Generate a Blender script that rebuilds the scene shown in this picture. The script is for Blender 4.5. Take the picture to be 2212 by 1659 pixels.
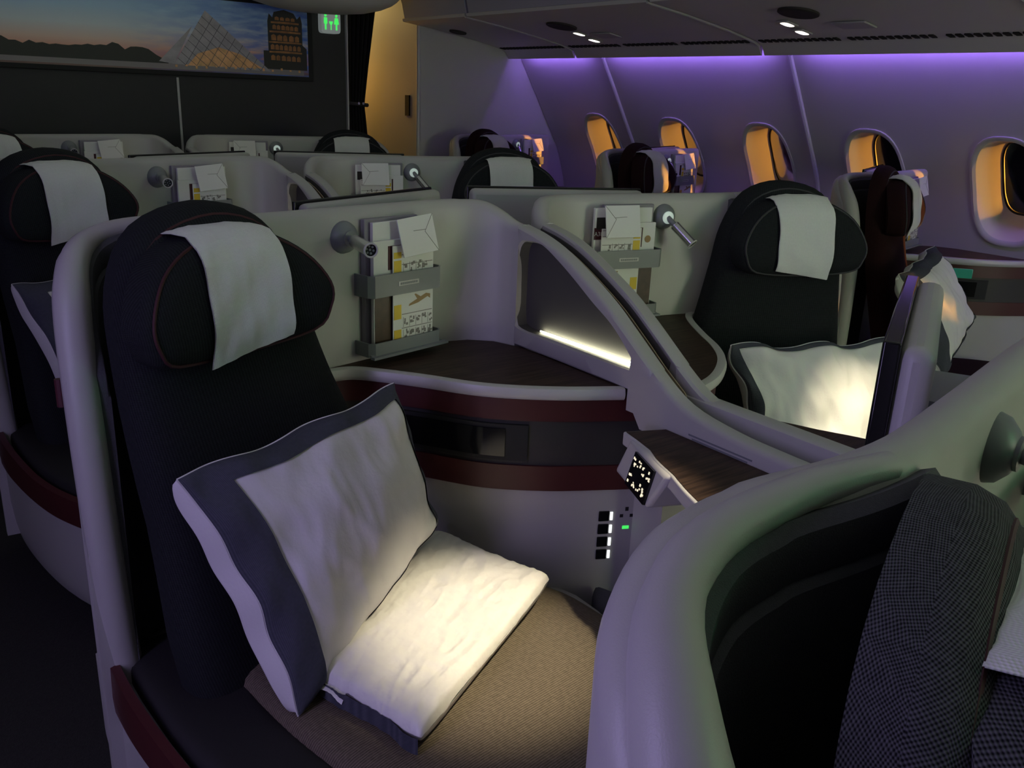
import bpy, math, random
from math import sin, cos, pi, radians, sqrt
from mathutils import Vector, Matrix, noise as mnoise
random.seed(7)
for o in list(bpy.data.objects): bpy.data.objects.remove(o)
scene = bpy.context.scene
COL = scene.collection

# ------------------------------------------------------------------ camera
CAM_POS = Vector((0.0, 0.0, 1.5))
F_PX, YAW, PITCH, ROLL = 1886.7, 0.6531, 0.3171, 0.0417
fw = Vector((sin(YAW)*cos(PITCH), cos(YAW)*cos(PITCH), -sin(PITCH)))
rt0 = Vector((cos(YAW), -sin(YAW), 0)); up0 = rt0.cross(fw)
rt = rt0*cos(ROLL) + up0*sin(ROLL); up = -rt0*sin(ROLL) + up0*cos(ROLL)
cam_d = bpy.data.cameras.new('camera'); cam = bpy.data.objects.new('camera', cam_d); COL.objects.link(cam)
cam_d.sensor_width = 36.0; cam_d.lens = 36.0*F_PX/2212.0; cam_d.clip_start = 0.02; cam_d.clip_end = 300
cam.matrix_world = Matrix(((rt.x, up.x, -fw.x, CAM_POS.x), (rt.y, up.y, -fw.y, CAM_POS.y), (rt.z, up.z, -fw.z, CAM_POS.z), (0, 0, 0, 1)))
scene.camera = cam

# ------------------------------------------------------------------ world, large lights, exposure
w = bpy.data.worlds.new('night'); scene.world = w; w.use_nodes = True
w.node_tree.nodes['Background'].inputs[0].default_value = (0.01, 0.012, 0.02, 1)
w.node_tree.nodes['Background'].inputs[1].default_value = 0.05
vs = scene.view_settings
vs.view_transform = 'Standard'; vs.look = 'None'; vs.gamma = 1.0; vs.use_curve_mapping = False
vs.exposure = 0.0

def lamp(name, kind, loc, color, energy, target=None, **kw):
    d = bpy.data.lights.new(name, kind); d.color = color; d.energy = energy
    for k, v in kw.items(): setattr(d, k, v)
    o = bpy.data.objects.new(name, d); COL.objects.link(o); o.location = loc
    if target is not None:
        o.rotation_euler = (Vector(target)-Vector(loc)).to_track_quat('-Z', 'Y').to_euler()
    return o
# sodium floodlights of the airfield outside, far forward of the wing
lamp('airfield_floodlight', 'SUN', (30, -20, 8), (1.0, 0.42, 0.05), 75.0, target=(30-7.2, -20+7.2, 8-1.7), angle=0.12)
# dimmed cabin ceiling wash (down the centre of the ceiling)
lamp('ceiling_wash', 'AREA', (1.354, 2.3, 2.13), (0.90, 1.0, 0.86), 5.0, target=(1.354, 2.3, 0), shape='RECTANGLE', size=1.9, size_y=5.6)
# purple mood light of the left-hand cove and the ceiling above the left aisle
lamp('mood_light_aisle', 'AREA', (-0.9, 0.6, 1.98), (0.54, 0.44, 1.0), 40.0, target=(0.9, 0.9, 1.0), shape='RECTANGLE', size=0.25, size_y=5.0)
# unseen fill light added behind the photographer to brighten forward-facing surfaces
lamp('forward_fill', 'AREA', (2.95, -2.7, 1.25), (0.96, 0.97, 0.74), 29.0, target=(3.2, 3.0, 1.75), shape='RECTANGLE', size=0.9, size_y=1.3)

# ------------------------------------------------------------------ materials
MATS = {}
def mat(name, col, rough=0.5, metal=0.0, bump=0.0, bscale=300.0, noise=0.0, nscale=6.0, emit=None, estr=0.0, coat=0.0, spec=0.5, kind=None):
    m = bpy.data.materials.new(name); m.use_nodes = True; nt = m.node_tree; N = nt.nodes; L = nt.links
    b = N['Principled BSDF']
    b.inputs['Base Color'].default_value = (*col, 1); b.inputs['Roughness'].default_value = rough
    b.inputs['Metallic'].default_value = metal; b.inputs['Specular IOR Level'].default_value = spec
    b.inputs['Coat Weight'].default_value = coat
    if emit: b.inputs['Emission Color'].default_value = (*emit, 1); b.inputs['Emission Strength'].default_value = estr
    tc = N.new('ShaderNodeTexCoord')
    if noise > 0:
        n = N.new('ShaderNodeTexNoise'); n.inputs['Scale'].default_value = nscale; n.inputs['Detail'].default_value = 4
        L.new(tc.outputs['Object'], n.inputs['Vector'])
        r = N.new('ShaderNodeMapRange'); r.inputs['To Min'].default_value = 1-noise; r.inputs['To Max'].default_value = 1+noise
        L.new(n.outputs['Fac'], r.inputs['Value'])
        mx = N.new('ShaderNodeVectorMath'); mx.operation = 'SCALE'; mx.inputs[0].default_value = col
        L.new(r.outputs['Result'], mx.inputs['Scale']); L.new(mx.outputs['Vector'], b.inputs['Base Color'])
    if bump > 0:
        n2 = N.new('ShaderNodeTexNoise'); n2.inputs['Scale'].default_value = bscale; n2.inputs['Detail'].default_value = 2
        L.new(tc.outputs['Object'], n2.inputs['Vector'])
        bp = N.new('ShaderNodeBump'); bp.inputs['Strength'].default_value = bump; bp.inputs['Distance'].default_value = 0.002
        L.new(n2.outputs['Fac'], bp.inputs['Height']); L.new(bp.outputs['Normal'], b.inputs['Normal'])
    MATS[name] = m
    return m

def weave_mat(name, c1, c2, fu, fv, rough=0.9, diag=0.0, fleck=0.35):
    """woven cloth: warp and weft waves on the uv (metres), with thread-to-thread variation"""
    m = bpy.data.materials.new(name); m.use_nodes = True; nt = m.node_tree; N = nt.nodes; L = nt.links
    b = N['Principled BSDF']; b.inputs['Roughness'].default_value = rough; b.inputs['Specular IOR Level'].default_value = 0.15
    b.inputs['Sheen Weight'].default_value = 0.0
    uv = N.new('ShaderNodeUVMap'); sep = N.new('ShaderNodeSeparateXYZ'); L.new(uv.outputs['UV'], sep.inputs[0])
    def wv(sock, f, other, d):
        a = N.new('ShaderNodeMath'); a.operation = 'MULTIPLY_ADD'; L.new(other, a.inputs[0]); a.inputs[1].default_value = d; L.new(sock, a.inputs[2])
        mu = N.new('ShaderNodeMath'); mu.operation = 'MULTIPLY'; L.new(a.outputs[0], mu.inputs[0]); mu.inputs[1].default_value = f*2*pi
        s = N.new('ShaderNodeMath'); s.operation = 'SINE'; L.new(mu.outputs[0], s.inputs[0]); return s.outputs[0]
    s1 = wv(sep.outputs[0], fu, sep.outputs[1], diag); s2 = wv(sep.outputs[1], fv, sep.outputs[0], -diag*0.3)
    mul = N.new('ShaderNodeMath'); mul.operation = 'ADD'; L.new(s1, mul.inputs[0]); L.new(s2, mul.inputs[1])
    nz = N.new('ShaderNodeTexNoise'); nz.inputs['Scale'].default_value = max(fu, fv)*0.35; nz.inputs['Detail'].default_value = 2
    L.new(uv.outputs['UV'], nz.inputs['Vector'])
    ad = N.new('ShaderNodeMath'); ad.operation = 'MULTIPLY_ADD'; L.new(nz.outputs['Fac'], ad.inputs[0]); ad.inputs[1].default_value = fleck*6; L.new(mul.outputs[0], ad.inputs[2])
    mr = N.new('ShaderNodeMapRange'); mr.inputs['From Min'].default_value = fleck*3-1.6; mr.inputs['From Max'].default_value = fleck*3+1.9; L.new(ad.outputs[0], mr.inputs['Value'])
    mix = N.new('ShaderNodeMix'); mix.data_type = 'RGBA'; L.new(mr.outputs['Result'], mix.inputs['Factor'])
    mix.inputs['A'].default_value = (*c1, 1); mix.inputs['B'].default_value = (*c2, 1)
    L.new(mix.outputs['Result'], b.inputs['Base Color'])
    bp = N.new('ShaderNodeBump'); bp.inputs['Strength'].default_value = 0.5; bp.inputs['Distance'].default_value = 0.001
    L.new(mr.outputs['Result'], bp.inputs['Height']); L.new(bp.outputs['Normal'], b.inputs['Normal'])
    MATS[name] = m; return m

def wood_mat(name, c1, c2):
    m = bpy.data.materials.new(name); m.use_nodes = True; nt = m.node_tree; N = nt.nodes; L = nt.links
    b = N['Principled BSDF']; b.inputs['Roughness'].default_value = 0.5; b.inputs['Specular IOR Level'].default_value = 0.25
    tc = N.new('ShaderNodeTexCoord'); mp = N.new('ShaderNodeMapping'); mp.inputs['Scale'].default_value = (6, 90, 6); mp.inputs['Rotation'].default_value = (0, 0, 0.35)
    L.new(tc.outputs['Object'], mp.inputs['Vector'])
    nz = N.new('ShaderNodeTexNoise'); nz.inputs['Scale'].default_value = 1.6; nz.inputs['Detail'].default_value = 6; L.new(mp.outputs['Vector'], nz.inputs['Vector'])
    cr = N.new('ShaderNodeValToRGB'); cr.color_ramp.elements[0].color = (*c1, 1); cr.color_ramp.elements[1].color = (*c2, 1)
    cr.color_ramp.elements[0].position = 0.35; cr.color_ramp.elements[1].position = 0.65
    L.new(nz.outputs['Fac'], cr.inputs['Fac']); L.new(cr.outputs['Color'], b.inputs['Base Color'])
    MATS[name] = m; return m

mat('plastic', (0.43, 0.42, 0.395), 0.42, bump=0.12, bscale=700, noise=0.03)
mat('plastic_wall', (0.50, 0.49, 0.45), 0.5, bump=0.15, bscale=500, noise=0.03, nscale=3)
mat('reveal', (0.62, 0.58, 0.50), 0.5)
mat('plastic_grey', (0.20, 0.215, 0.22), 0.4)
mat('trim_light', (0.52, 0.51, 0.49), 0.35)
mat('burgundy', (0.066, 0.012, 0.013), 0.45, noise=0.1, nscale=30)
mat('charcoal_panel', (0.032, 0.030, 0.029), 0.55, bump=0.1)
mat('recess_grey', (0.075, 0.072, 0.066), 0.6)
mat('black_gloss', (0.006, 0.006, 0.007), 0.12)
mat('black_rubber', (0.01, 0.01, 0.01), 0.7)
mat('glass_dark', (0.01, 0.01, 0.012), 0.08)
mat('chrome', (0.55, 0.55, 0.56), 0.22, metal=1.0)
mat('lining', (0.075, 0.077, 0.082), 0.85, bump=0.35, bscale=900, noise=0.2, nscale=250)
mat('shade_black', (0.014, 0.013, 0.013), 0.8, bump=0.3, bscale=900)  # near-black that stands in for shade beside the cushion
mat('piping', (0.045, 0.006, 0.010), 0.7)
mat('piping_grey', (0.035, 0.035, 0.038), 0.7)
weave_mat('fabric_charcoal', (0.008, 0.009, 0.010), (0.026, 0.029, 0.031), 150, 330, diag=0.15)
weave_mat('fabric_tweed', (0.008, 0.008, 0.010), (0.125, 0.125, 0.135), 330, 330, diag=0.10, fleck=0.3)
weave_mat('fabric_burgundy', (0.012, 0.004, 0.005), (0.030, 0.008, 0.009), 150, 330)
weave_mat('fabric_cushion', (0.055, 0.045, 0.032), (0.235, 0.19, 0.135), 330, 210, diag=0.35)
weave_mat('cloth_white', (0.72, 0.73, 0.69), (0.82, 0.83, 0.79), 500, 500, fleck=0.5)
mat('pillow_white', (0.74, 0.73, 0.70), 0.85, bump=0.25, bscale=160, noise=0.02)
weave_mat('pillow_border', (0.05, 0.055, 0.07), (0.10, 0.105, 0.125), 420, 420)
mat('bag_plastic', (0.80, 0.79, 0.74), 0.38, bump=0.9, bscale=45, noise=0.04, nscale=25)
mat('paper_white', (0.74, 0.74, 0.71), 0.6)
mat('paper_dim', (0.40, 0.40, 0.39), 0.5)
mat('paper_purple', (0.26, 0.24, 0.27), 0.5)
mat('print_maroon', (0.07, 0.012, 0.02), 0.5)
mat('print_brown', (0.06, 0.035, 0.02), 0.4, noise=0.5, nscale=60)
mat('print_yellow', (0.70, 0.50, 0.03), 0.5)
mat('print_grey', (0.22, 0.21, 0.19), 0.5)
mat('print_black', (0.02, 0.018, 0.017), 0.5)
mat('print_tan', (0.30, 0.19, 0.07), 0.5)
wood_mat('wood', (0.022, 0.012, 0.008), (0.060, 0.034, 0.022))
mat('carpet', (0.028, 0.027, 0.024), 0.95, bump=0.8, bscale=260, noise=0.5, nscale=120)
mat('bulkhead', (0.030, 0.029, 0.031), 0.6, noise=0.1, nscale=20)
mat('curtain', (0.022, 0.018, 0.018), 0.9)
mat('ceiling', (0.70, 0.69, 0.62), 0.6, noise=0.03)
mat('bin_face', (0.50, 0.48, 0.52), 0.45)
mat('speaker', (0.035, 0.03, 0.025), 0.8, bump=0.5, bscale=500)
mat('slot', (0.015, 0.013, 0.011), 0.9)
mat('screen_peach', (0.30, 0.22, 0.16), 0.35)
mat('glow_white', (0.8, 0.8, 0.7), 0.5, emit=(1.0, 0.97, 0.68), estr=20.0)
mat('glow_lamp', (0.9, 0.9, 0.8), 0.5, emit=(1.0, 0.93, 0.80), estr=5.0)
mat('glow_ring', (0.6, 0.65, 0.6), 0.3, emit=(0.8, 1.0, 0.9), estr=0.28)
mat('glow_icon', (0.9, 0.8, 0.6), 0.5, emit=(1.0, 0.9, 0.62), estr=0.9)
mat('glow_switch', (0.9, 0.9, 0.9), 0.5, emit=(0.95, 1.0, 1.0), estr=1.3)
mat('glow_green', (0.1, 0.6, 0.15), 0.5, emit=(0.06, 0.9, 0.12), estr=0.9)
mat('glow_exit', (0.1, 0.6, 0.25), 0.5, emit=(0.1, 1.0, 0.35), estr=3.0)
mat('sign_face', (0.42, 0.45, 0.45), 0.4, emit=(0.55, 0.62, 0.60), estr=0.18)
mat('cove_purple', (0.5, 0.4, 0.9), 0.5, emit=(0.33, 0.17, 1.0), estr=32.0)
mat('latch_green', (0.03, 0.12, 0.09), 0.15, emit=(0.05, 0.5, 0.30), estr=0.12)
mat('mural_trees', (0.018, 0.016, 0.017), 0.5)
mat('mural_ground', (0.30, 0.26, 0.27), 0.5)
mat('mural_pyramid', (0.40, 0.36, 0.40), 0.4, noise=0.35, nscale=26)
mat('mural_glow', (0.85, 0.46, 0.20), 0.4, noise=0.6, nscale=30)
mat('mural_stone', (0.42, 0.17, 0.055), 0.5, noise=0.8, nscale=30)
mat('mural_line', (0.10, 0.095, 0.11), 0.5)

def sky_print():
    m = bpy.data.materials.new('mural_sky'); m.use_nodes = True; nt = m.node_tree; N = nt.nodes; L = nt.links
    b = N['Principled BSDF']; b.inputs['Roughness'].default_value = 0.4
    uv = N.new('ShaderNodeUVMap'); sep = N.new('ShaderNodeSeparateXYZ'); L.new(uv.outputs['UV'], sep.inputs[0])
    cr = N.new('ShaderNodeValToRGB'); L.new(sep.outputs[1], cr.inputs['Fac'])
    els = [(0.0, (0.16, 0.08, 0.08)), (0.24, (0.78, 0.33, 0.23)), (0.36, (0.82, 0.56, 0.47)), (0.55, (0.66, 0.72, 0.78)), (0.78, (0.42, 0.62, 0.84)), (1.0, (0.30, 0.50, 0.78))]
    e = cr.color_ramp.elements; e[0].position = 0; e[0].color = (*els[0][1], 1); e[1].position = 1; e[1].color = (*els[-1][1], 1)
    for p, c in els[1:-1]:
        k = e.new(p); k.color = (*c, 1)
    nz = N.new('ShaderNodeTexNoise'); nz.inputs['Scale'].default_value = 4; nz.inputs['Detail'].default_value = 5
    mp = N.new('ShaderNodeMapping'); mp.inputs['Scale'].default_value = (5, 3, 1); L.new(uv.outputs['UV'], mp.inputs['Vector']); L.new(mp.outputs['Vector'], nz.inputs['Vector'])
    # deep blue evening cloud towards the building end of the print
    mr = N.new('ShaderNodeMapRange'); mr.inputs['From Min'].default_value = 0.6; mr.inputs['From Max'].default_value = 0.95; L.new(sep.outputs[0], mr.inputs['Value'])
    mu = N.new('ShaderNodeMath'); mu.operation = 'MULTIPLY'; L.new(mr.outputs['Result'], mu.inputs[0])
    n2 = N.new('ShaderNodeMapRange'); n2.inputs['From Min'].default_value = 0.3; n2.inputs['From Max'].default_value = 0.6; L.new(nz.outputs['Fac'], n2.inputs['Value']); L.new(n2.outputs['Result'], mu.inputs[1])
    mix = N.new('ShaderNodeMix'); mix.data_type = 'RGBA'; L.new(mu.outputs[0], mix.inputs['Factor']); L.new(cr.outputs['Color'], mix.inputs['A']); mix.inputs['B'].default_value = (0.09, 0.20, 0.66, 1)
    L.new(mix.outputs['Result'], b.inputs['Base Color'])
    MATS['mural_sky'] = m
sky_print()

def pane_mat():
    m = bpy.data.materials.new('window_pane'); m.use_nodes = True; nt = m.node_tree; N = nt.nodes; L = nt.links
    out = N['Material Output']; N.remove(N['Principled BSDF'])
    t = N.new('ShaderNodeBsdfTransparent'); t.inputs[0].default_value = (0.9, 0.9, 0.9, 1)
    g = N.new('ShaderNodeBsdfGlossy'); g.inputs['Roughness'].default_value = 0.08; g.inputs['Color'].default_value = (0.7, 0.7, 0.7, 1)
    fr = N.new('ShaderNodeFresnel'); fr.inputs['IOR'].default_value = 1.45
    mx = N.new('ShaderNodeMixShader'); L.new(fr.outputs[0], mx.inputs[0]); L.new(t.outputs[0], mx.inputs[1]); L.new(g.outputs[0], mx.inputs[2])
    L.new(mx.outputs[0], out.inputs['Surface']); MATS['window_pane'] = m
pane_mat()

# ------------------------------------------------------------------ mesh helpers
def cr_path(pts, n=6, closed=False):
    """Catmull-Rom through the points, any dimension"""
    P = [tuple(p) for p in pts]; out = []; m = len(P)
    segs = m if closed else m-1
    for i in range(segs):
        p0 = P[(i-1) % m] if (closed or i > 0) else tuple(2*a-b for a, b in zip(P[0], P[1]))
        p1 = P[i]; p2 = P[(i+1) % m]
        p3 = P[(i+2) % m] if (closed or i+2 < m) else tuple(2*a-b for a, b in zip(P[-1], P[-2]))
        for k in range(n):
            t = k/n
            out.append(tuple(0.5*((2*b)+(-a+c)*t+(2*a-5*b+4*c-d)*t*t+(-a+3*b-3*c+d)*t**3) for a, b, c, d in zip(p0, p1, p2, p3)))
    if not closed: out.append(P[-1])
    return out

class MB:
    def __init__(s): s.v = []; s.f = []; s.uv = []
    def add(s, verts, faces, uvs=None):
        o = len(s.v); s.v += [tuple(p) for p in verts]; s.f += [tuple(i+o for i in f) for f in faces]
        s.uv += (list(uvs) if uvs else [(p[0]+p[1]*0.3, p[2]+p[1]) for p in verts])
        return s
    def box(s, c, size, ax=None):
        """ax: (x axis, y axis, z axis) unit vectors"""
        c = Vector(c); X, Y, Z = [Vector(a) for a in (ax or ((1, 0, 0), (0, 1, 0), (0, 0, 1)))]
        h = [d/2 for d in size]
        vs_ = [c+X*(h[0]*i)+Y*(h[1]*j)+Z*(h[2]*k) for k in (-1, 1) for j in (-1, 1) for i in (-1, 1)]
        return s.add(vs_, [(0, 2, 3, 1), (4, 5, 7, 6), (0, 1, 5, 4), (2, 6, 7, 3), (0, 4, 6, 2), (1, 3, 7, 5)])
    def grid(s, rows, cu=False, cv=False, uvs=None, flip=False):
        nu = len(rows); nv = len(rows[0]); V = [p for r in rows for p in r]; F = []
        for i in range(nu if cu else nu-1):
            for j in range(nv if cv else nv-1):
                a = i*nv+j; b = i*nv+(j+1) % nv; c = ((i+1) % nu)*nv+(j+1) % nv; d = ((i+1) % nu)*nv+j
                F.append((a, b, c, d) if not flip else (a, d, c, b))
        return s.add(V, F, [q for r in uvs for q in r] if uvs else None)
    def loft(s, rings, cap=True, flip=False):
        o = len(s.v); s.grid(rings, cv=True, flip=flip)
        n = len(rings[0]); m = len(rings)
        if cap:
            a = tuple(o+i for i in range(n)); b = tuple(o+(m-1)*n+i for i in range(n))
            s.f += [a if flip else a[::-1], b[::-1] if flip else b]
        return s
    def tube(s, path, r, n=10, r2=None, cap=True, upv=(0, 0, 1)):
        P = [Vector(p) for p in path]; rings = []
        prev = None
        for i, p in enumerate(P):
            t = (P[min(i+1, len(P)-1)]-P[max(i-1, 0)]).normalized()
            u = Vector(upv) if prev is None else prev
            a = u-t*u.dot(t)
            if a.length < 1e-4: a = Vector((1, 0, 0))-t*t.x
            a.normalize(); prev = a; b = t.cross(a)
            ra = r(i/(len(P)-1)) if callable(r) else r; rb = r2 if r2 else ra
            rings.append([p+a*(ra*cos(2*pi*k/n))+b*(rb*sin(2*pi*k/n)) for k in range(n)])
        return s.loft(rings, cap)
    def prism(s, poly, z0, z1, axis='z'):
        n = len(poly)
        V = [(p[0], p[1], z0) for p in poly]+[(p[0], p[1], z1) for p in poly]
        F = [tuple(range(n))[::-1], tuple(range(n, 2*n))]+[(i, (i+1) % n, n+(i+1) % n, n+i) for i in range(n)]
        return s.add(V, F)
    def sweep(s, path, prof, cap=True):
        """path: 2-D plan points; prof(i): list of (offset to the left, z)"""
        P = [Vector((p[0], p[1])) for p in path]; rings = []
        for i, p in enumerate(P):
            t = (P[min(i+1, len(P)-1)]-P[max(i-1, 0)]).normalized(); nrm = Vector((-t.y, t.x))
            rings.append([(p.x+nrm.x*a, p.y+nrm.y*a, z) for a, z in prof(i)])
        return s.loft(rings, cap)
    def puff(s, outline, mp, hf, hb=0.0, n=3, rho=(0.3, 0.55, 0.75, 0.87, 0.94, 0.98, 1.0), p=5.0, ctr=None, edge=0.0):
        """cushion: outline (closed 2-D), mp(s,t,h)->xyz, bulge hf to the front and hb to the back"""
        O = cr_path(outline, n, True); c = ctr or (sum(a for a, b in O)/len(O), sum(b for a, b in O)/len(O))
        o = len(s.v); N_ = len(O)
        for side, h in ((1, hf), (-1, hb)):
            o = len(s.v)
            V = [mp(c[0], c[1], side*(h+edge))]; U = [c]
            for r in rho:
                for i, (a, b) in enumerate(O):
                    x, y = c[0]+(a-c[0])*r, c[1]+(b-c[1])*r
                    q = mp(x, y, side*(h*max(0.0, 1-r**p)**0.5+edge)); V.append(q)
                    a0, b0 = O[i-1]; a1, b1 = O[(i+1) % N_]; tx, ty = a1-a0, b1-b0; l = math.hypot(tx, ty) or 1.0; nx, ny = ty/l, -tx/l
                    if nx*(a-c[0])+ny*(b-c[1]) < 0: nx, ny = -nx, -ny
                    dr = h*(1-max(0.0, 1-r**p)**0.5); U.append((x+nx*dr, y+ny*dr))
            F = []
            for i in range(N_): F.append((0, 1+i, 1+(i+1) % N_))
            for k in range(len(rho)-1):
                for i in range(N_):
                    a = 1+k*N_+i; b = 1+k*N_+(i+1) % N_; F.append((a, a+N_, b+N_, b))
            if side < 0: F = [f[::-1] for f in F]
            s.add(V, F, U)
            if side < 0:
                k0 = o-N_; k1 = len(s.v)-N_
                if edge > 0: s.f += [(k0+i, k1+i, k1+(i+1) % N_, k0+(i+1) % N_) for i in range(N_)]
        return s
    def xf(s, fn):
        s.v = [tuple(fn(Vector(p))) for p in s.v]; return s

def mesh_from(mb, name, mirror=False, org=(0, 0, 0), smooth=40, weld=True):
    ox, oy, oz = org
    if mirror: V = [(-(p[0]-ox), p[1]-oy, p[2]-oz) for p in mb.v]; F = [f[::-1] for f in mb.f]
    else: V = [(p[0]-ox, p[1]-oy, p[2]-oz) for p in mb.v]; F = mb.f
    me = bpy.data.meshes.new(name); me.from_pydata(V, [], F); me.update()
    uvl = me.uv_layers.new(name='UVMap')
    vi = [0]*len(me.loops); me.loops.foreach_get('vertex_index', vi)
    flat = []
    for i in vi: flat += list(mb.uv[i][:2])
    uvl.data.foreach_set('uv', flat)
    import bmesh
    bm = bmesh.new(); bm.from_mesh(me)
    if weld: bmesh.ops.remove_doubles(bm, verts=bm.verts, dist=1e-5)
    bmesh.ops.recalc_face_normals(bm, faces=bm.faces)
    bm.to_mesh(me); bm.free()
    if smooth:
        me.shade_smooth(); me.set_sharp_from_angle(angle=radians(smooth))
    return me

def link(name, me, material, parent=None, loc=(0, 0, 0), bevel=0.0, subsurf=0):
    o = bpy.data.objects.new(name, me); COL.objects.link(o)
    if material and not me.materials: me.materials.append(MATS[material])
    o.location = loc
    if parent: o.parent = parent
    if bevel:
        b = o.modifiers.new('bevel', 'BEVEL'); b.width = bevel; b.segments = 3; b.limit_method = 'ANGLE'; b.angle_limit = radians(35)
    return o
def tag(o, label=None, cat=None, group=None, kind=None):
    if label: o['label'] = label
    if cat: o['category'] = cat
    if group: o['group'] = group
    if kind: o['kind'] = kind
    return o
def empty(name, loc):
    o = bpy.data.objects.new(name, None); COL.objects.link(o); o.location = loc; o.empty_display_size = 0.05; return o
def simple(name, mb, material, parent=None, bevel=0.0, smooth=40):
    """world-coordinate mesh; origin at the bottom centre when top-level"""
    if parent is None:
        xs = [p[0] for p in mb.v]; ys = [p[1] for p in mb.v]; zs = [p[2] for p in mb.v]
        org = ((min(xs)+max(xs))/2, (min(ys)+max(ys))/2, min(zs))
    else: org = tuple(parent_org(parent))
    return link(name, mesh_from(mb, name, False, org, smooth), material, parent, org if parent is None else (0, 0, 0), bevel)
def parent_org(p):
    v = Vector(p.location)
    while p.parent: p = p.parent; v += Vector(p.location)
    return v
def sround(zb, zt, th, r=None):
    """wall profile with a rounded top"""
    r = r or th/2; out = [(th/2, zb)]
    for k in range(7):
        a = pi*k/6; out.append(((th/2)*cos(a), zt-r+r*sin(a)))
    out.append((-th/2, zb)); return out
def text_mb(txt, size, mp):
    c = bpy.data.curves.new('t', 'FONT'); c.body = txt; c.size = size; c.align_x = 'CENTER'; c.align_y = 'CENTER'
    o = bpy.data.objects.new('t', c); COL.objects.link(o)
    dg = bpy.context.evaluated_depsgraph_get(); me = bpy.data.meshes.new_from_object(o.evaluated_get(dg))
    m = MB().add([mp(v.co.x, v.co.y) for v in me.vertices], [tuple(p.vertices) for p in me.polygons])
    bpy.data.objects.remove(o); bpy.data.curves.remove(c); bpy.data.meshes.remove(me); return m
#@@STRUCT
# ------------------------------------------------------------------ cabin structure
XC = 1.354                      # centre line of the middle seat pairs (and of the cabin)
PITCH_Y = 1.40                  # row pitch
Y_FWD, Y_AFT = -3.0, 5.2        # cabin section
floor = simple('floor', MB().box((XC, 1.6, -0.02), (6.4, 9.6, 0.04)), 'carpet'); tag(floor, 'dark patterned cabin carpet', None, None, 'structure')
ceil = simple('ceiling', MB().box((XC, 1.6, 2.19), (6.5, 9.8, 0.04)), 'ceiling'); tag(ceil, 'dim grey cabin ceiling', None, None, 'structure')

# side wall profile (x, z), leaning inwards towards the top
PROF = [(4.30, 0.0), (4.34, 0.55), (4.335, 0.85), (4.25, 1.133), (4.16, 1.29), (4.05, 1.468), (3.95, 1.63), (3.872, 1.755), (3.86, 1.80)]
PROF = cr_path(PROF, 4)
def wall_at(z):
    for (x0, z0), (x1, z1) in zip(PROF, PROF[1:]):
        if z0 <= z <= z1+1e-9: return x0+(x1-x0)*(z-z0)/max(1e-9, z1-z0)
    return PROF[-1][0]
def wall_pt(y, z, dep=0.0):
    x = wall_at(z); dz = 0.01; nx, nz = dz*2, -(wall_at(z+dz)-wall_at(z-dz)); l = sqrt(nx*nx+nz*nz)
    return (x+dep*nx/l, y, z+dep*nz/l)
WIN_Y = [-0.12, 0.55, 1.22, 1.885, 2.54, 3.2, 3.865, 4.56]; WIN_Z = 1.175
HW, HH = 0.168, 0.248           # outer bezel half size
def oval(hw, hh, n=40, p=2.7):
    out = []
    for k in range(n):
        a = 2*pi*k/n; c, s_ = cos(a), sin(a)
        out.append((hw*abs(c)**(2/p)*(1 if c > 0 else -1), hh*abs(s_)**(2/p)*(1 if s_ > 0 else -1)))
    return out
ribs = [-3.0, -1.45, 0.02, 1.47, 2.895, 4.27, 5.12]
wall_right = empty('wall_right', (4.25, 1.0, 0)); tag(wall_right, 'curved cream cabin side wall with windows', None, None, 'structure')
cells = []
for i in range(len(ribs)-1):
    y0, y1 = ribs[i]+0.006, ribs[i+1]-0.006
    wy = [y for y in WIN_Y if y0 < y < y1]
    m = MB()
    edges = [y0]+[(a+b)/2 for a, b in zip(wy, wy[1:])]+[y1]
    zl, zh = 0.86, 1.52
    for k in range(len(edges)-1):
        a, b = edges[k], edges[k+1]
        yy = [a+(b-a)*t/4 for t in range(5)]
        m.grid([[wall_pt(y, 0.0+zl*t/5) for t in range(6)] for y in yy]); m.grid([[wall_pt(y, zh+(1.795-zh)*t/5) for t in range(6)] for y in yy])
        if wy:
            cy = wy[k]; ov = oval(HW, HH); rings = []
            for q in (1.0, 0.66, 0.33, 0.0):
                ring = []
                for (u, v) in ov:
                    sc = max(abs(u)/(HW), abs(v)/(HH)); ru, rv = u/sc, v/sc
                    tu = (b-cy) if ru > 0 else (cy-a); tv = (zh-WIN_Z) if rv > 0 else (WIN_Z-zl)
                    ru, rv = ru/HW*tu, rv/HH*tv
                    ring.append(wall_pt(cy+u*(1-q)+ru*q, WIN_Z+v*(1-q)+rv*q))
                rings.append(ring)
            # exact rectangle corners
            m.grid(rings, cv=True)
        else:
            m.grid([[wall_pt(y, zl+(zh-zl)*t/8) for t in range(9)] for y in yy])
    simple('wall_panel', m, 'plastic_wall', wall_right)
    if i > 0:
        simple('panel_joint', MB().tube([wall_pt(ribs[i], z, -0.004) for z in [0.0, 0.3, 0.6, 0.85, 1.0, 1.13, 1.25, 1.38, 1.5, 1.62, 1.7, 1.755]], 0.012, 8), 'trim_light', wall_right)
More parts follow.
